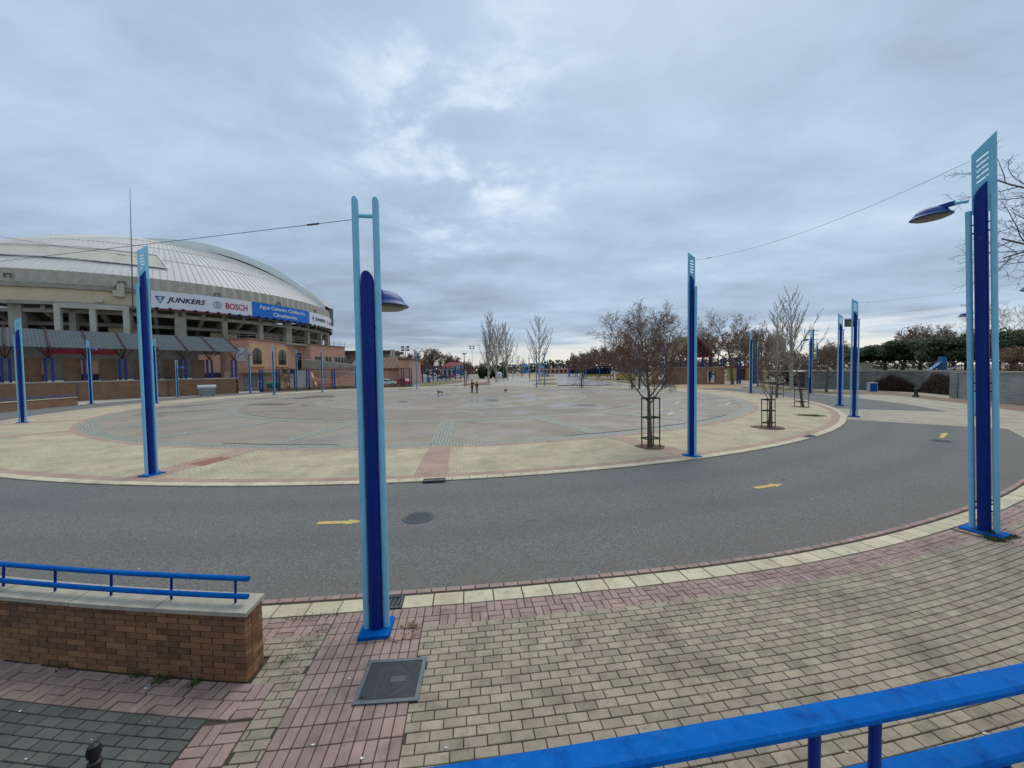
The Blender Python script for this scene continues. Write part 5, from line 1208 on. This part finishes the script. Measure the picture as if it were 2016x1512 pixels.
carat(762,87.5,'white car parked behind the fence by the brown-roofed house',R_(8),(.72,.72,.73))
carat(792,88.5,'bright red car parked behind the fence',R_(150),(.45,.02,.03))
carat(802,95.,'dark red car parked beyond the bright red one',R_(60),(.20,.02,.03)); carat(793,100,'silver car parked behind the bright red one',R_(150),(.45,.46,.48))
carat(874,150,'dark blue car parked in the far car park',R_(5),(.02,.035,.08),4.6); carat(853.5,165,'white van parked in the far car park',R_(90),(.75,.75,.75),4.8,2.3,None,True); carat(893,168,'small red car in the far car park',R_(80),(.4,.03,.03)); carat(901,160,'white car in the far car park by the blue posts',R_(85),(.7,.7,.7))
carat(1072,170,'white car beyond the poplars',R_(10),(.7,.7,.7))
# red-roofed house far behind
rh=thing('red_roof_house','white house with red tiled roof beyond the far car park','house'); x0,x1=AT(868,735,185).x,AT(916,735,185).x
MB().box(((x0+x1)/2,190,2.4),(x1-x0-1,9,4.8)).build('wall',mat('house_white',(.6,.58,.55),None,1,.8),rh)
MB().hexa([(x0,184.,4.7),(x1,184.,4.7),(x1,196,4.7),(x0,196,4.7)],[(x0+3,189.6,7.3),(x1-3,189.6,7.3),(x1-3,190.4,7.3),(x0+3,190.4,7.3)]).build('roof',mat('roof_tile_red',(.22,.05,.05),(.17,.04,.04),2,.8),rh)
for k in range(5): MB().box((x0+2+k*2.1,185.4,2.2),(1.2,.15,2.4)).build('window',DGL,rh)
# black lamp post, flood lights
def lamp(px,py,ty,lab,head=True):
    b=G(px,py); h=HT(px,ty,b.y); t=thing('lamp_post',lab,'lamp post',(b.x,b.y,0)); MB().tube((0,0,0),(0,0,h),.09,.06,n=8).build('post',IRB,t); MB().lathe([(.1,h-.1),(.5,h),(.5,h+.08),(.2,h+.2)],n=16).build('lamp_head',IRB,t); MB().box((.35,0,1.2),(.12,.12,2.4)).build('stub_post',IRB,t)
lamp(915,760,697,'slim black disc-topped lamp post behind the two people')
def flood(px,Y,ty,n,lab,s=1.):
    q=AT(px,735,Y); h=HT(px,ty,Y); t=thing('floodlight_mast',lab,'floodlight',(q.x,Y,0)); MB().tube((0,0,0),(0,0,h),.16,.1,n=6).build('mast',MATS['grey_steel'],t); MB().box((0,0,h),(2.4*s,.15,.15)).build('crossbar',MATS['grey_steel'],t)
    for k in range(n):
        MB().box(((k%2-.5)*1.8*s,0,h+(.5 if k<2 else -.6)*s),(.95*s,.5,.55*s)).build('flood_lamp',MATS['grey_steel'],t)
flood(799,130,686,4,'four-lamp floodlight mast behind the brown-roofed house'); flood(930,260,684,4,'distant twin-row floodlight mast left of the poplars',1.3)
# ------------------------------------------------------------------ ground patches beyond the plaza
WETP=mat('wet_path_paving',(.24,.20,.205),(.20,.17,.175),.8,.35,.15,20,wet=(.35,.08)); 
sheet('grass_strip',[G(820,761.5),G(905,754),G(925,749),G(890,748.5),G(832,753.5)],-.006,LAWN)
sheet('sand_strip',[G(905,756),G(950,757),G(985,749),G(930,748)],-.004,SAND)
sheet('planting_bed',[G(905,759),G(958,757),G(964,752),G(915,755)],.002,mat('red_bed',(.24,.15,.11),None,.8,.95))
sheet('asphalt_yard',[G(735,761),G(805,760.5),G(885,748),G(905,740),G(760,742)],-.012,ASPH)
sheet('promenade',[G(965,759),G(1052,760),G(1040,742),G(1000,742)],-.002,CONCW)
sheet('sand_walk',[G(1000,747),G(1098,750),G(1092,738),G(1020,740)],-.008,SAND)
sheet('lawn',[G(1052,757.5),G(1098,758),G(1096,753),G(1058,752.5)],.002,LAWN); sheet('lawn',[G(1060,749),G(1094,749),G(1093,745.5),G(1065,745.5)],.002,LAWN); sheet('lawn',[G(1066,742),G(1092,742),G(1091,738.5),G(1070,738.5)],.002,LAWN)
sheet('wet_path',[G(1098,759.5),G(1252,760.5),G(1155,746),G(1127,736.5),G(1092,736.5)],.0,WETP)
sheet('path_edge',[G(1252,760.5),G(1258,760.5),G(1160,746),G(1155,746)],.006,INPP)
sheet('lawn',[G(1262,758.5),G(1340,757.5),G(1290,747),G(1168,746.5)],-.004,LAWN)
sheet('sandy_walk',[G(1160,745.5),G(1330,747),G(1330,742.5),G(1145,742)],-.004,SAND)
sheet('sandy_court',[G(1330,766),G(1470,763),G(1450,755),G(1330,757)],-.002,mat('orange_sand',(.42,.28,.17),None,.6,.95))
sheet('grass_verge',[G(1455,763.5),G(1640,776),G(1700,776),G(1500,758.5)],-.002,LAWN)
sheet('sandy_walk',[G(1450,757),G(1640,766),G(1650,760),G(1450,748)],-.005,SAND)
RDP=brickmat('reddish_pavers',(.36,.23,.17),(.30,.19,.14),(.22,.15,.11),.2,.1,.008)
sheet('reddish_walk',[G(1640,773),G(1760,778),G(1885,792),G(2030,812),G(2030,798),G(1885,786),G(1760,771),G(1640,768.5)],-.004,RDP)
sheet('painted_line',[G(1805,796),G(1885,804),G(1885,805),G(1805,796.8)],.003,mat('worn_white_line',(.45,.43,.38),(.36,.34,.29),3,.9))
# ------------------------------------------------------------------ centre background
PLB=mat('play_blue',(.05,.20,.42),(.04,.16,.34),2,.5); YLW=mat('bench_yellow',(.55,.42,.10),None,2,.6)
def playframe(px,py,w,h,lab):
    b=G(px,py); t=thing('play_frame',lab,'playground',(b.x,b.y,0))
    for sx in (-1,1):
        for sy in (-1,1): MB().box((sx*w/2,sy*1.2,h/2),(.25,.25,h)).build('post',PLB,t)
    MB().box((0,0,h*.45),(w+.3,2.6,.2)).build('deck',PLB,t); MB().box((0,-1.2,h*.62),(w,.1,.9)).build('side_panel',PLB,t); MB().hexa([(-w/2-.3,-1.5,h),(w/2+.3,-1.5,h),(w/2+.3,1.5,h),(-w/2-.3,1.5,h)],[(-.3,-.3,h+1.4),(.3,-.3,h+1.4),(.3,.3,h+1.4),(-.3,.3,h+1.4)]).build('roof',PLB,t); MB().extr([(w/2,-.4,h*.5),(w/2+2.2,-.4,.2),(w/2+2.2,.4,.2),(w/2,.4,h*.5)],(0,0,.12)).build('slide',PLB,t,fix=True)
playframe(1035,743,3.2,4.2,'pale blue climbing frame among the promenade poles'); playframe(1066,742,2.4,3.6,'blue climbing frame behind the single poplar'); playframe(905,743.5,4.,4.2,'blue play tower beside the far car park')
def shelter(px,py,w,h,lab,bench=True):
    b=G(px,py); t=thing('blue_shelter',lab,'shelter',(b.x,b.y,0))
    for sx in (-1,0,1):
        for sy in (-1,1): MB().box((sx*w/2,sy*1.8,h/2),(.3,.3,h)).build('post',PLB,t)
    MB().box((0,0,h+.25),(w+1,4.4,.5)).build('roof',mat('shelter_navy',(.02,.03,.12),None,2,.6),t); MB().box((0,1.9,h*.62),(w,.12,h*.6)).build('back_panel',mat('shelter_navy',(0,0,0)),t)
    if bench: MB().box((0,-1.6,.9),(w*.95,.4,.7)).build('bench_panel',YLW,t)
shelter(1178,744,9.,3.6,'dark blue shelter with yellow bench panel beyond the lawn'); shelter(1135,741,6.,3.6,'second dark blue shelter beside the far path',False)
q=G(1232,748); yb=thing('yellow_bench','yellow low bench block at the lawn corner','bench',(q.x,q.y,0)); MB().box((0,0,.7),(5.,1.2,.6)).build('seat',YLW,yb); MB().box((0,.5,1.2),(5.,.2,.7)).build('backrest',YLW,yb)
for s in (-1,1): MB().box((s*2.,0,.2),(.3,1.,.4)).build('leg',DARK,yb)
# brick arcade closing the far path
ac=thing('brick_arcade','long low brick arcade wall closing the end of the wet path','wall'); xa,xb=AT(1060,735,270).x,AT(1150,735,270).x
n_=11; 
for k in range(n_+1): MB().box((xa+(xb-xa)*k/n_,270,1.4),(.8,1,2.8)).build('pier',SAL,ac)
MB().box(((xa+xb)/2,270,.5),(xb-xa-.9,.8,1.0)).build('base_wall',LBR,ac); MB().box(((xa+xb)/2,270,3.2),(xb-xa+.9,1.1,.8)).build('lintel',SAL,ac); MB().box(((xa+xb)/2,272.5,1.6),(xb-xa,.3,3.2)).build('back_wall',FRD,ac)
# small white igloo bins
def igloo(px,py,lab,s=1.):
    b=G(px,py); t=thing('bottle_bank',lab,'bin',(b.x,b.y,0)); t.scale=(s,s,s); M_=mat('igloo_white',(.55,.58,.58),(.46,.5,.5),2,.5); MB().lathe([(.75,0),(.8,.9),(.72,1.3),(.45,1.65),(.1,1.75)],n=20).build('body',M_,t,smooth=True); MB().tube((0,-.72,1.15),(0,-.78,1.15),.14,n=10).build('opening',DARK,t)
igloo(983,745,'white dome recycling bin between the poplars',1.4)
wb=dup(bn,(G(1580,759).x,G(1580,759).y,0),R_(-30),'white-lidded pale waste container behind the caged dead sapling'); wb.scale=(1.5,1.3,1.55)
# hedge and woods: evergreen clumps built leaf by leaf
def leafball(mb,c,rx,ry,rz_,n,size,R):
    for _ in range(n):
        v=Vector((R.gauss(0,1),R.gauss(0,1),R.gauss(0,1))).normalized()*(R.random()**.28); p=Vector((c[0]+v.x*rx,c[1]+v.y*ry,c[2]+v.z*rz_))
        a=Vector((R.gauss(0,1),R.gauss(0,1),R.gauss(0,1))).normalized(); b=a.orthogonal().normalized(); s=size*R.uniform(.6,1.4); mb.add([p-a*s*.5,p+b*s*.32,p+a*s*.5,p-b*s*.32],[(0,1,2,3)])
def hedge(name,lab,pts,h,w,n,size,m,cat='hedge',kind=None):
    R=random.Random(len(lab)); mb=MB(); tot=sum((q-p).length for p,q in zip(pts,pts[1:]))
    for p,q in zip(pts,pts[1:]):
        L=(q-p).length; k=max(1,int(L/(w*1.1)))
        for i in range(k):
            c=p.lerp(q,(i+.5)/k); hh=h*R.uniform(.75,1.15); leafball(mb,(c.x,c.y,hh*.5),w*.75,w*.75,hh*.55,int(n*L/tot/k),size,R)
    o=mb.build(name,m,None,label=lab,cat=cat,kind=kind)
hedge('hedge','dark green clipped hedge behind the left poplars',[AT(940,735,150)*Vector((1,1,0)) if False else Vector((AT(942,735,150).x,150,0)),Vector((AT(1000,735,150).x,150,0))],4.6,2.2,2600,.8,GLEAF)
FW=mat('far_wood_leaf',(.075,.062,.045),(.045,.055,.03),.1,.95,isl=.3); FWR=mat('far_wood_brown',(.14,.095,.08),(.10,.07,.06),.1,.95,isl=.3)
hedge('far_woodland','brown bare woodland along the horizon left of the path',[Vector((-190,250,0)),Vector((-20,330,0)),Vector((30,340,0))],9,7,5200,2.2,FWR,'woodland','stuff')
hedge('far_woodland','dark evergreen woodland along the horizon past the wet path',[Vector((20,330,0)),Vector((130,300,0)),Vector((260,230,0))],11,7,6500,2.2,FW,'woodland','stuff')
hedge('shrub_row','dark low shrubs behind the pavilion trees',[Vector((55,95,0)),Vector((95,88,0))],3.6,2.4,3000,.5,FW,'shrubs','stuff')
hedge('shrub_row','brown thicket beyond the lawn and shelters',[Vector((42,150,0)),Vector((70,120,0)),Vector((80,105,0))],7.,4.,4000,.75,FWR,'shrubs','stuff')
# bare conical tree by red house
tree('bare_tree','small pointed brown tree beside the red-roofed house',Vector((AT(921,735,150).x,150,0)),HT(921,708,150),dict(BIG,kids=(12,7,5,4),start=(.1,.2,.2,.2)),91,BARK,TWIG,3,(0,0),DLEAF,500,.4,trunk_r=.2,thick=2.5)
for k,(px,ty,Y) in enumerate(((1020,700,170),(1030,706,190),(945,712,180),(1083,718,260),(1100,716,260))):
    q=AT(px,735,Y); tree('poplar_tree','distant pale bare tree along the promenade',Vector((q.x,Y,0)),HT(px,ty,Y),dict(POP,kids=(16,6,4)),100+k,PBARK,PTWIG,3,(0,0),None,0,.08,'distant bare trees along the promenade',trunk_r=.2,thick=Y/55)
# ------------------------------------------------------------------ pavilion on a brick block
pv=thing('brick_block','long low brick block with square openings before the pavilion','building'); PB0,PB1=Vector((26.6,73.2,0)),Vector((38.4,69.4,0)); e=(PB1-PB0).normalized(); nb=Vector((-e.y,e.x,0)); L=(PB1-PB0).length
PBR=brickmat('pavilion_brick',(.36,.20,.12),(.30,.165,.10),(.28,.18,.12),.25,.065,.012,vec='UV',stain=(.3,.4,(.23,.14,.09)))
H_=3.05; op=[(1.2,2.2,.9,2.3),(9.6,10.9,.35,2.35)]; u=0.
for a0,a1,z0,z1 in op:
    walluv('wall',PB0+e*u,PB0+e*a0,0,H_,1.2,PBR,pv); walluv('sill_wall',PB0+e*a0,PB0+e*a1,0,z0,1.2,PBR,pv); walluv('lintel_wall',PB0+e*a0,PB0+e*a1,z1,H_,1.2,PBR,pv); u=a1
walluv('wall',PB0+e*u,PB1,0,H_,1.2,PBR,pv); walluv('coping',PB0-e*.1-nb*.1,PB1+e*.1-nb*.1,H_,H_+.12,1.4,CONCW,pv)
kp=thing('pavilion','open pavilion with brown tiled gable roof, red boards and blue posts','pavilion'); kc=Vector((AT(1361,735,80).x,80,0)); kw=3.5; zr,ze=HT(1357,661,78),HT(1393,698,78)
TILE=mat('brown_tiles',(.15,.105,.06),(.11,.08,.045),1.5,.9,.4,12); RBD=mat('red_board',(.22,.03,.03),(.16,.025,.025),2,.6)
for s in (-1,1):
    sl=MB(); sl.extr([(kc.x,78,zr),(kc.x+s*kw*1.08,78,ze-.2),(kc.x+s*kw*1.08,86,ze-.2),(kc.x,86,zr)],(0,0,.18)); sl.build('roof_slope',TILE,kp,fix=True)
    fb=MB(); fb.extr([(kc.x,77.85,zr+.1),(kc.x+s*kw*1.08,77.85,ze-.15),(kc.x+s*kw*1.08,77.85,ze-.5),(kc.x,77.85,zr-.35)],(0,.1,0)); fb.build('verge_board',RBD,kp,fix=True)
    for y in (78.4,85.5):
        for xx in (.85,.45): MB().box((kc.x+s*kw*xx,y,(ze-.3)/2),(.3,.3,ze-.3)).build('post',DB,kp)
MB().box((kc.x,78.1,ze-.45),(kw*2,.2,.35)).build('tie_beam',RBD,kp)
MB().extr([(kc.x-kw*.8,78.3,ze-.2),(kc.x+kw*.8,78.3,ze-.2),(kc.x,78.3,zr-.5)],(0,.1,0)).build('gable_infill',mat('gable_dark',(.05,.02,.02),None,2,.8),kp,fix=True)
MB().box((kc.x-.5,84,1.9),(kw*1.3,.3,3.8)).build('inner_wall',PBR,kp)
fence('court_fence','dark mesh fence with blue posts right of the pavilion',[Vector((38.6,70.5,0)),Vector((41.3,70.,0)),Vector((44.,69.6,0))],4.6,True,0,.12)
for k,(px,py,ty) in enumerate(((1497,752,735),(1531,756,738))):
    b=G(px,750); t=thing('yellow_hut','small yellow and red park hut behind the bare trees','hut',(b.x,b.y+8,0),0,'yellow park huts'); MB().box((0,0,1.5),(4,2.5,3)).build('wall',YLW,t); MB().box((0,-1.3,1.4),(1.6,.12,2.4)).build('door',RBD,t); MB().box((0,0,3.15),(4.6,3.2,.3)).build('roof',RBD,t)
# utility pole with cross arms
b=Vector((AT(1600,735,95).x,95,0)); up=thing('utility_pole','lattice utility pole with cross arms behind the far lamp post','pole',b); hz_=HT(1600,648,95); MB().tube((0,0,0),(0,0,hz_),.3,.2,n=4).build('mast',MATS['grey_steel'],up)
for dz in (.3,1.4,2.6,3.8): MB().box((0,0,hz_-dz),(2.6,.12,.12)).build('cross_arm',MATS['grey_steel'],up)
# ------------------------------------------------------------------ right side: stone walls, terrace, evergreens
STN=brickmat('grey_stone',(.24,.235,.22),(.18,.178,.168),(.13,.13,.12),.45,.2,.02,bump=.6,stain=(.5,.5,(.12,.11,.095)),var=.3); BLK_=brickmat('pale_block',(.36,.365,.35),(.29,.295,.285),(.20,.20,.19),.4,.2,.015,bump=.6,stain=(.7,.4,(.22,.22,.2)))
wa=[G(1600,768.5),G(1700,768.5),G(1790,772),G(1884,781)]; wa[0]=Vector((42.5,60.,0)); wa=[Vector((40.,52.5,0)),Vector((44.2,47.5,0)),Vector((45.4,42.5,0)),Vector((43.2,37.2,0))]
sw=thing('stone_wall','long grey stone retaining wall overgrown with dark creeper','wall')
for p,q in zip(wa,wa[1:]): walluv('stone_face',p,q,0,2.25,.5,STN,sw); walluv('coping',p-Vector((.05,.05,0)),q-Vector((.05,.05,0)),2.25,2.42,.65,CONC,sw)
bw=thing('block_wall','pale grey concrete block wall end behind the near tall lamp post','wall'); c0=G(1886,784); c1=c0+Vector((-3.2,-8.8,0))*2.4
walluv('block_face',c0,c1,0,2.32,-.6 if False else .6,BLK_,bw); walluv('return_face',c0+Vector((.05,.1,0)),c0+Vector((6,3.,0)),0,2.3,.5,BLK_,bw); walluv('coping',c0+Vector((-.08,.0,0)),c1+Vector((-.08,0,0)),2.32,2.45,.8,CONC,bw)
sheet('upper_terrace',[wa[0]+Vector((.4,.2,0)),wa[1]+Vector((.4,.2,0)),wa[2]+Vector((.4,0,0)),wa[3]+Vector((.5,.2,0)),c0+Vector((.6,.2,0)),c1+Vector((.6,0,0)),Vector((95,0,0)),Vector((110,70,0)),Vector((48,78,0))],2.24,mat('terrace_earth',(.22,.18,.12),(.16,.14,.09),.5,.95))
# creeper mounds on the wall
R=random.Random(5); CRP=mat('creeper_leaf',(.075,.035,.025),(.05,.028,.02),1.,.9,isl=.35); cm=MB()
def onwall(px,py):
    d=ray(px,py); best=None
    for A,B in zip(wa,wa[1:]):
        e_=B-A; den=d.x*e_.y-d.y*e_.x; t=(A.x*e_.y-A.y*e_.x)/den; s_=((d.x*t-A.x)*e_.x+(d.y*t-A.y)*e_.y)/e_.length_squared
        if -.15<=s_<=1.15: best=Vector((d.x*t,d.y*t,CAMH+d.z*t))
    return best
def crtop(px):
    a=738+max(0,abs(px-1757)*.45-2) if px<1800 else 999; b=734+(max(0,(1836-px)*1.25) if px<1836 else (px-1836)*.22); return min(a,b,764)
for _ in range(6500):
    px=R.uniform(1722,1884); t_=crtop(px)+R.gauss(0,1.5); py=R.uniform(t_,779); p=onwall(px,py)
    if p is None or p.z<0: continue
    out=Vector((-.85,-.5,0))*R.uniform(.02,.5)*(1.2-p.z/3); p=p+out; a=Vector((R.gauss(0,1),R.gauss(0,1),R.gauss(0,1))).normalized(); b=a.orthogonal().normalized(); s=.15*R.uniform(.6,1.4); cm.add([p-a*s*.5,p+b*s*.35,p+a*s*.5,p-b*s*.35],[(0,1,2,3)])
cm.build('creeper',CRP,None,label='dark reddish creeper mounds covering the grey stone wall',cat='creeper',kind='stuff')
# evergreen trees in a row
def evergreen(px,Y,ty,w,seed,lab,n=5200,by=712):
    R=random.Random(seed); q=AT(px,735,Y); z0=2.2; zt=HT(px,ty,Y); zb=HT(px,by,Y); t=thing('evergreen_tree',lab,'tree',(q.x,Y,z0)); T=MB(); T.path([(0,0,-.1),(R.gauss(0,.15),0,(zb-z0)*.6),(R.gauss(0,.3),0,(zb-z0)+.6)],[.28,.22,.15],7)
    for k in range(5): a=R.uniform(0,6.28); T.tube((0,0,(zb-z0)*.7),(w*.35*math.cos(a),w*.35*math.sin(a),(zb-z0)+1.2),.1,.04,5)
    T.build('trunk',BARK,t,smooth=True); mb=MB(); hh=zt-zb
    leafball(mb,(0,0,zb-z0+hh*.5),w*.42,w*.42,hh*.42,n//4,.42,R)
    for k in range(13):
        a=R.uniform(0,6.28); rr=w*.5*R.uniform(.35,.8); zz=(zb-z0)+hh*R.uniform(.2,.8); leafball(mb,(rr*math.cos(a),rr*math.sin(a),zz),w*R.uniform(.16,.26),w*R.uniform(.16,.26),hh*R.uniform(.16,.24),n//15,.34,R)
    mb.build('crown',GLEAF,t); return t
ORD=('first','second','third','fourth','fifth','sixth','seventh','eighth','ninth','tenth','eleventh')
for k,(px,Y,ty,w) in enumerate(((1690,72,690,5.),(1712,66,682,6.),(1742,62,676,6.),(1776,58,668,6.4),(1812,56,672,5.6),(1838,58,676,5.),(1875,50,655,6.6),(1905,50,664,5.6),(1965,46,640,6.6),(1995,44,645,5.8),(2040,42,636,6.))):
    tag(evergreen(px,Y,ty,w,200+k,'dark evergreen tree, %s in the terrace row counting from the concrete kiosk'%ORD[k],5600,713),None,None,'evergreens in a row above the stone wall')
# brown leaf trees behind, shrub, bare tree
for k,(px,Y,ty,sd) in enumerate(((1800,85,640,301),(1835,82,633,302),(1868,84,640,303))):
    q=AT(px,735,Y); tree('plane_tree','russet-leaved plane tree rising behind the evergreen row',Vector((q.x,Y,2.)),HT(px,ty,Y)-2,BIG,sd,BARK,TWIG,4,(0,0),RLEAF if k==1 else DLEAF,2200,.24,'russet plane trees behind the evergreens',trunk_r=.2,thick=1.6)
q=AT(1990,735,62); tree('bare_tree','pale bare tree rising behind the evergreens at the block wall',Vector((q.x,62,2.)),HT(1990,570,62)-2,BIG,305,PBARK,PTWIG,4,(0,0),None,0,trunk_r=.2,thick=1.)
q=AT(2004,735,33); mb=MB(); R=random.Random(9)
for k in range(9): leafball(mb,(R.gauss(0,.7),R.gauss(0,.5),1.2+R.gauss(0,.45)),.7,.7,.6,420,.14,R)
t=thing('brown_shrub','large brown-leaved shrub on top of the block wall','shrub',(q.x+.5,33,2.2)); mb.build('foliage',mat('shrub_brown',(.20,.115,.065),(.14,.08,.045),2,.9,isl=.3),t)
m_=MB(); [m_.tube((0,0,-.05),(R.gauss(0,.6),R.gauss(0,.4),1.3),.05,.02,5) for _ in range(7)]; m_.build('stem',BARK,t)
for k,(px,ty,Y) in enumerate(((1640,690,75),(1660,684,80),(1675,690,82),(1618,680,90))):
    q=AT(px,735,Y); tree('bare_tree','brown bare tree behind the stone wall end',Vector((q.x,Y,1.)),HT(px,ty,Y),BIG,310+k,BARK,TWIG,4,(0,0),DLEAF,900,.25,'bare trees behind the stone wall end',trunk_r=.18,thick=1.8)
hedge('shrub_row','dark shrubs behind the stone wall end',[Vector((47,66,1)),Vector((60,78,1))],4.6,2.2,2600,.4,FW,'shrubs','stuff')
# park railing, concrete cube, slides
pf=thing('terrace_railing','dark metal railing along the terrace under the evergreens','fence'); A,B=Vector((47.5,50.,2.2)),Vector((45.8,38.5,2.2)); 
for z in (.15,1.05): MB().tube(A+Vector((0,0,z)),B+Vector((0,0,z)),.03,n=5).build('rail',IRB,pf)
for k in range(46): p=A.lerp(B,k/45); MB().tube(p,p+Vector((0,0,1.1)),.016 if k%6 else .035,n=4).build('bar',IRB,pf)
q=AT(1700,735,55); cbx=thing('concrete_kiosk','plain pale concrete kiosk on the terrace behind the stone wall','kiosk',(q.x,55,2.2)); MB().box((0,0,.55),(1.3,1.3,1.1)).build('wall',CONC,cbx); MB().box((0,0,1.15),(1.45,1.45,.1)).build('roof',CONCW,cbx); MB().box((-.3,-.67,.5),(.5,.05,.9)).build('door',MATS['rail_grey'],cbx)
q=AT(1853,735,48); sd_=thing('playground_slide','small blue and white playground slide on the terrace','slide',(q.x,48,2.2)); MB().box((.1,0,.9),(.5,.6,1.8)).build('tower',PLB,sd_); MB().extr([(0,-.25,1.2),(-1.5,-.25,.1),(-1.5,.25,.1),(0,.25,1.2)],(0,0,.1)).build('chute',PLB,sd_,fix=True)
MB().extr([(1.0,-.25,.15),(2.6,-.25,.7),(2.6,.25,.7),(1.0,.25,.15)],(0,0,.1)).build('ramp',wt,sd_,fix=True)
# street light, blue box, dark bollard
q=AT(1773,735,80); sl_=thing('street_light','tall pale street light with curved arm behind the evergreens','street light',(q.x,80,0)); h=HT(1773,645,80); MB().path([(0,0,0),(0,0,h-.6),(.3,0,h-.1),(2.6,0,h+.3)],[.1,.08,.07,.05],6).build('post',mat('galvanised',(.4,.4,.4),None,3,.5,metal=.3),sl_); MB().box((2.9,0,h+.32),(.8,.3,.14)).build('lamp_head',MATS['galvanised'],sl_)
q=Vector((G(1717,764).x*.87,G(1717,764).y*.87,0)); bb=thing('blue_cabinet','blue and white painted utility cabinet by the stone wall','cabinet',(q.x,q.y,0),R_(-12)); MB().box((0,0,.5),(.75,.55,1.0)).build('body',mat('cabinet_white',(.52,.60,.62),None,2,.6),bb); MB().box((-.02,-.285,.5),(.68,.02,.9)).build('door',RB,bb); MB().box((0,0,1.02),(.85,.65,.06)).build('lid',MATS['cabinet_white'],bb)
q=G(1803,781); db=thing('cone_bollard','dark tapering bollard on the reddish walk before the creeper','bollard',(q.x,q.y,0)); MB().lathe([(.26,0),(.24,.12),(.15,.2),(.13,.62),(.19,.68),(.19,.78),(.08,.82)],n=16).build('body',mat('bollard_brown',(.05,.04,.038),None,4,.7),db,smooth=True)
# litter and fallen leaves on the near ground
LT=mat('litter_white',(.7,.7,.68),None,3,.7)
lf=MB(); R=random.Random(77)
for _ in range(150):
    r=R.uniform(35,44.2); a=R.uniform(-2,26); p=P(r,a,.004 if r>40.3 else -.014); t=R.uniform(0,6.28); s=R.uniform(.008,.022); lf.add([p+Vector((s*math.cos(t+k*1.57),s*.6*math.sin(t+k*1.57),.004*(k%2))) for k in range(4)],[(0,1,2,3)])
lf.build('scattered_litter',LT,None,label='tiny scattered scraps and pebbles on road and pavers',cat='litter',kind='stuff')
lf=MB()
for cx_,cy_,n_ in ((815,1235,26),(795,1250,14),(135,1320,8),(1525,1025,5),(1285,880,40)):
    b=G(cx_,cy_)
    for _ in range(n_): p=b+Vector((R.gauss(0,.07 if n_<40 else .3),R.gauss(0,.07 if n_<40 else .3),.006+R.random()*.012)); t=R.uniform(0,6.28); s=R.uniform(.015,.035); lf.add([p+Vector((s*math.cos(t+k*1.57),s*.6*math.sin(t+k*1.57),.008*(k%2))) for k in range(4)],[(0,1,2,3)])
lf.build('fallen_leaves',DLEAF,None,label='brown fallen leaves beside the lamp post base and tree pit',cat='leaves',kind='stuff')
# fuller bare-tree lines beyond the plaza
for k,(px,Y,ty) in enumerate(((1150,170,688),(1165,150,684),(1196,135,680),(1235,120,668),(1262,115,664),(1310,120,660),(1335,112,655),(1415,100,640),(1465,95,636),(1482,105,648),(1513,90,640),(1645,110,672),(1128,200,700))):
    q=AT(px,735,Y); tree('bare_tree','brown bare park tree in the belt beyond the pavilion and lawns',Vector((q.x,Y,0)),HT(px,ty,Y),BIG,400+k,BARK,TWIG,4,(0,0),DLEAF if k%3 else RLEAF,1300,.028*Y**.5*.8+.1,'bare park trees beyond the pavilion',trunk_r=.2,thick=Y/58)
for k,(px,Y,ty) in enumerate(((765,190,700),(782,180,694),(800,175,700),(828,180,690),(842,200,698),(905,210,708),(886,200,700))):
    q=AT(px,735,Y); tree('bare_tree','grey bare tree in the belt beyond the car park',Vector((q.x,Y,0)),HT(px,ty,Y),BIG,430+k,BARK,TWIG,4,(0,0),DLEAF if k%2 else None,900,.4,'bare trees beyond the car park',trunk_r=.3,thick=Y/58)
# worn white marks and open joints on the plaza, small blue bin
for q in (((1330,795),(1338,791)),((1315,817),(1325,812)),((1296,809),(1303,806)),((1345,798),(1360,797)),((1430,797),(1437,793)),((1336,808),(1345,807))):
    A,B=G(*q[0],.0),G(*q[1],.0); d=(B-A).normalized(); s=Vector((-d.y,d.x,0))*.09; sheet('painted_mark',[A-s,B-s,B+s,A+s],.012,mat('worn_white',(.62,.61,.57),(.45,.44,.41),6,.9))
for r,a0,a1 in ((28.68,18.,45.),(28.66,-13.,-2.),(20.96,-40.,-12.),(20.96,28.,52.)): ring('open_joint',r-.035,r+.035,.0165,mat('open_joint',(.03,.03,.025),None,4,.95),a0,a1,40)
b=G(844,754); t=thing('litter_bin','small pale blue litter bin at the car park fence','bin',(b.x,b.y,0)); MB().box((0,0,.75),(.75,.55,1.3)).build('body',PLB,t); MB().box((0,0,1.45),(.85,.65,.12)).build('lid',LB,t); MB().box((0,-.29,1.15),(.5,.03,.22)).build('slot',DARK,t)
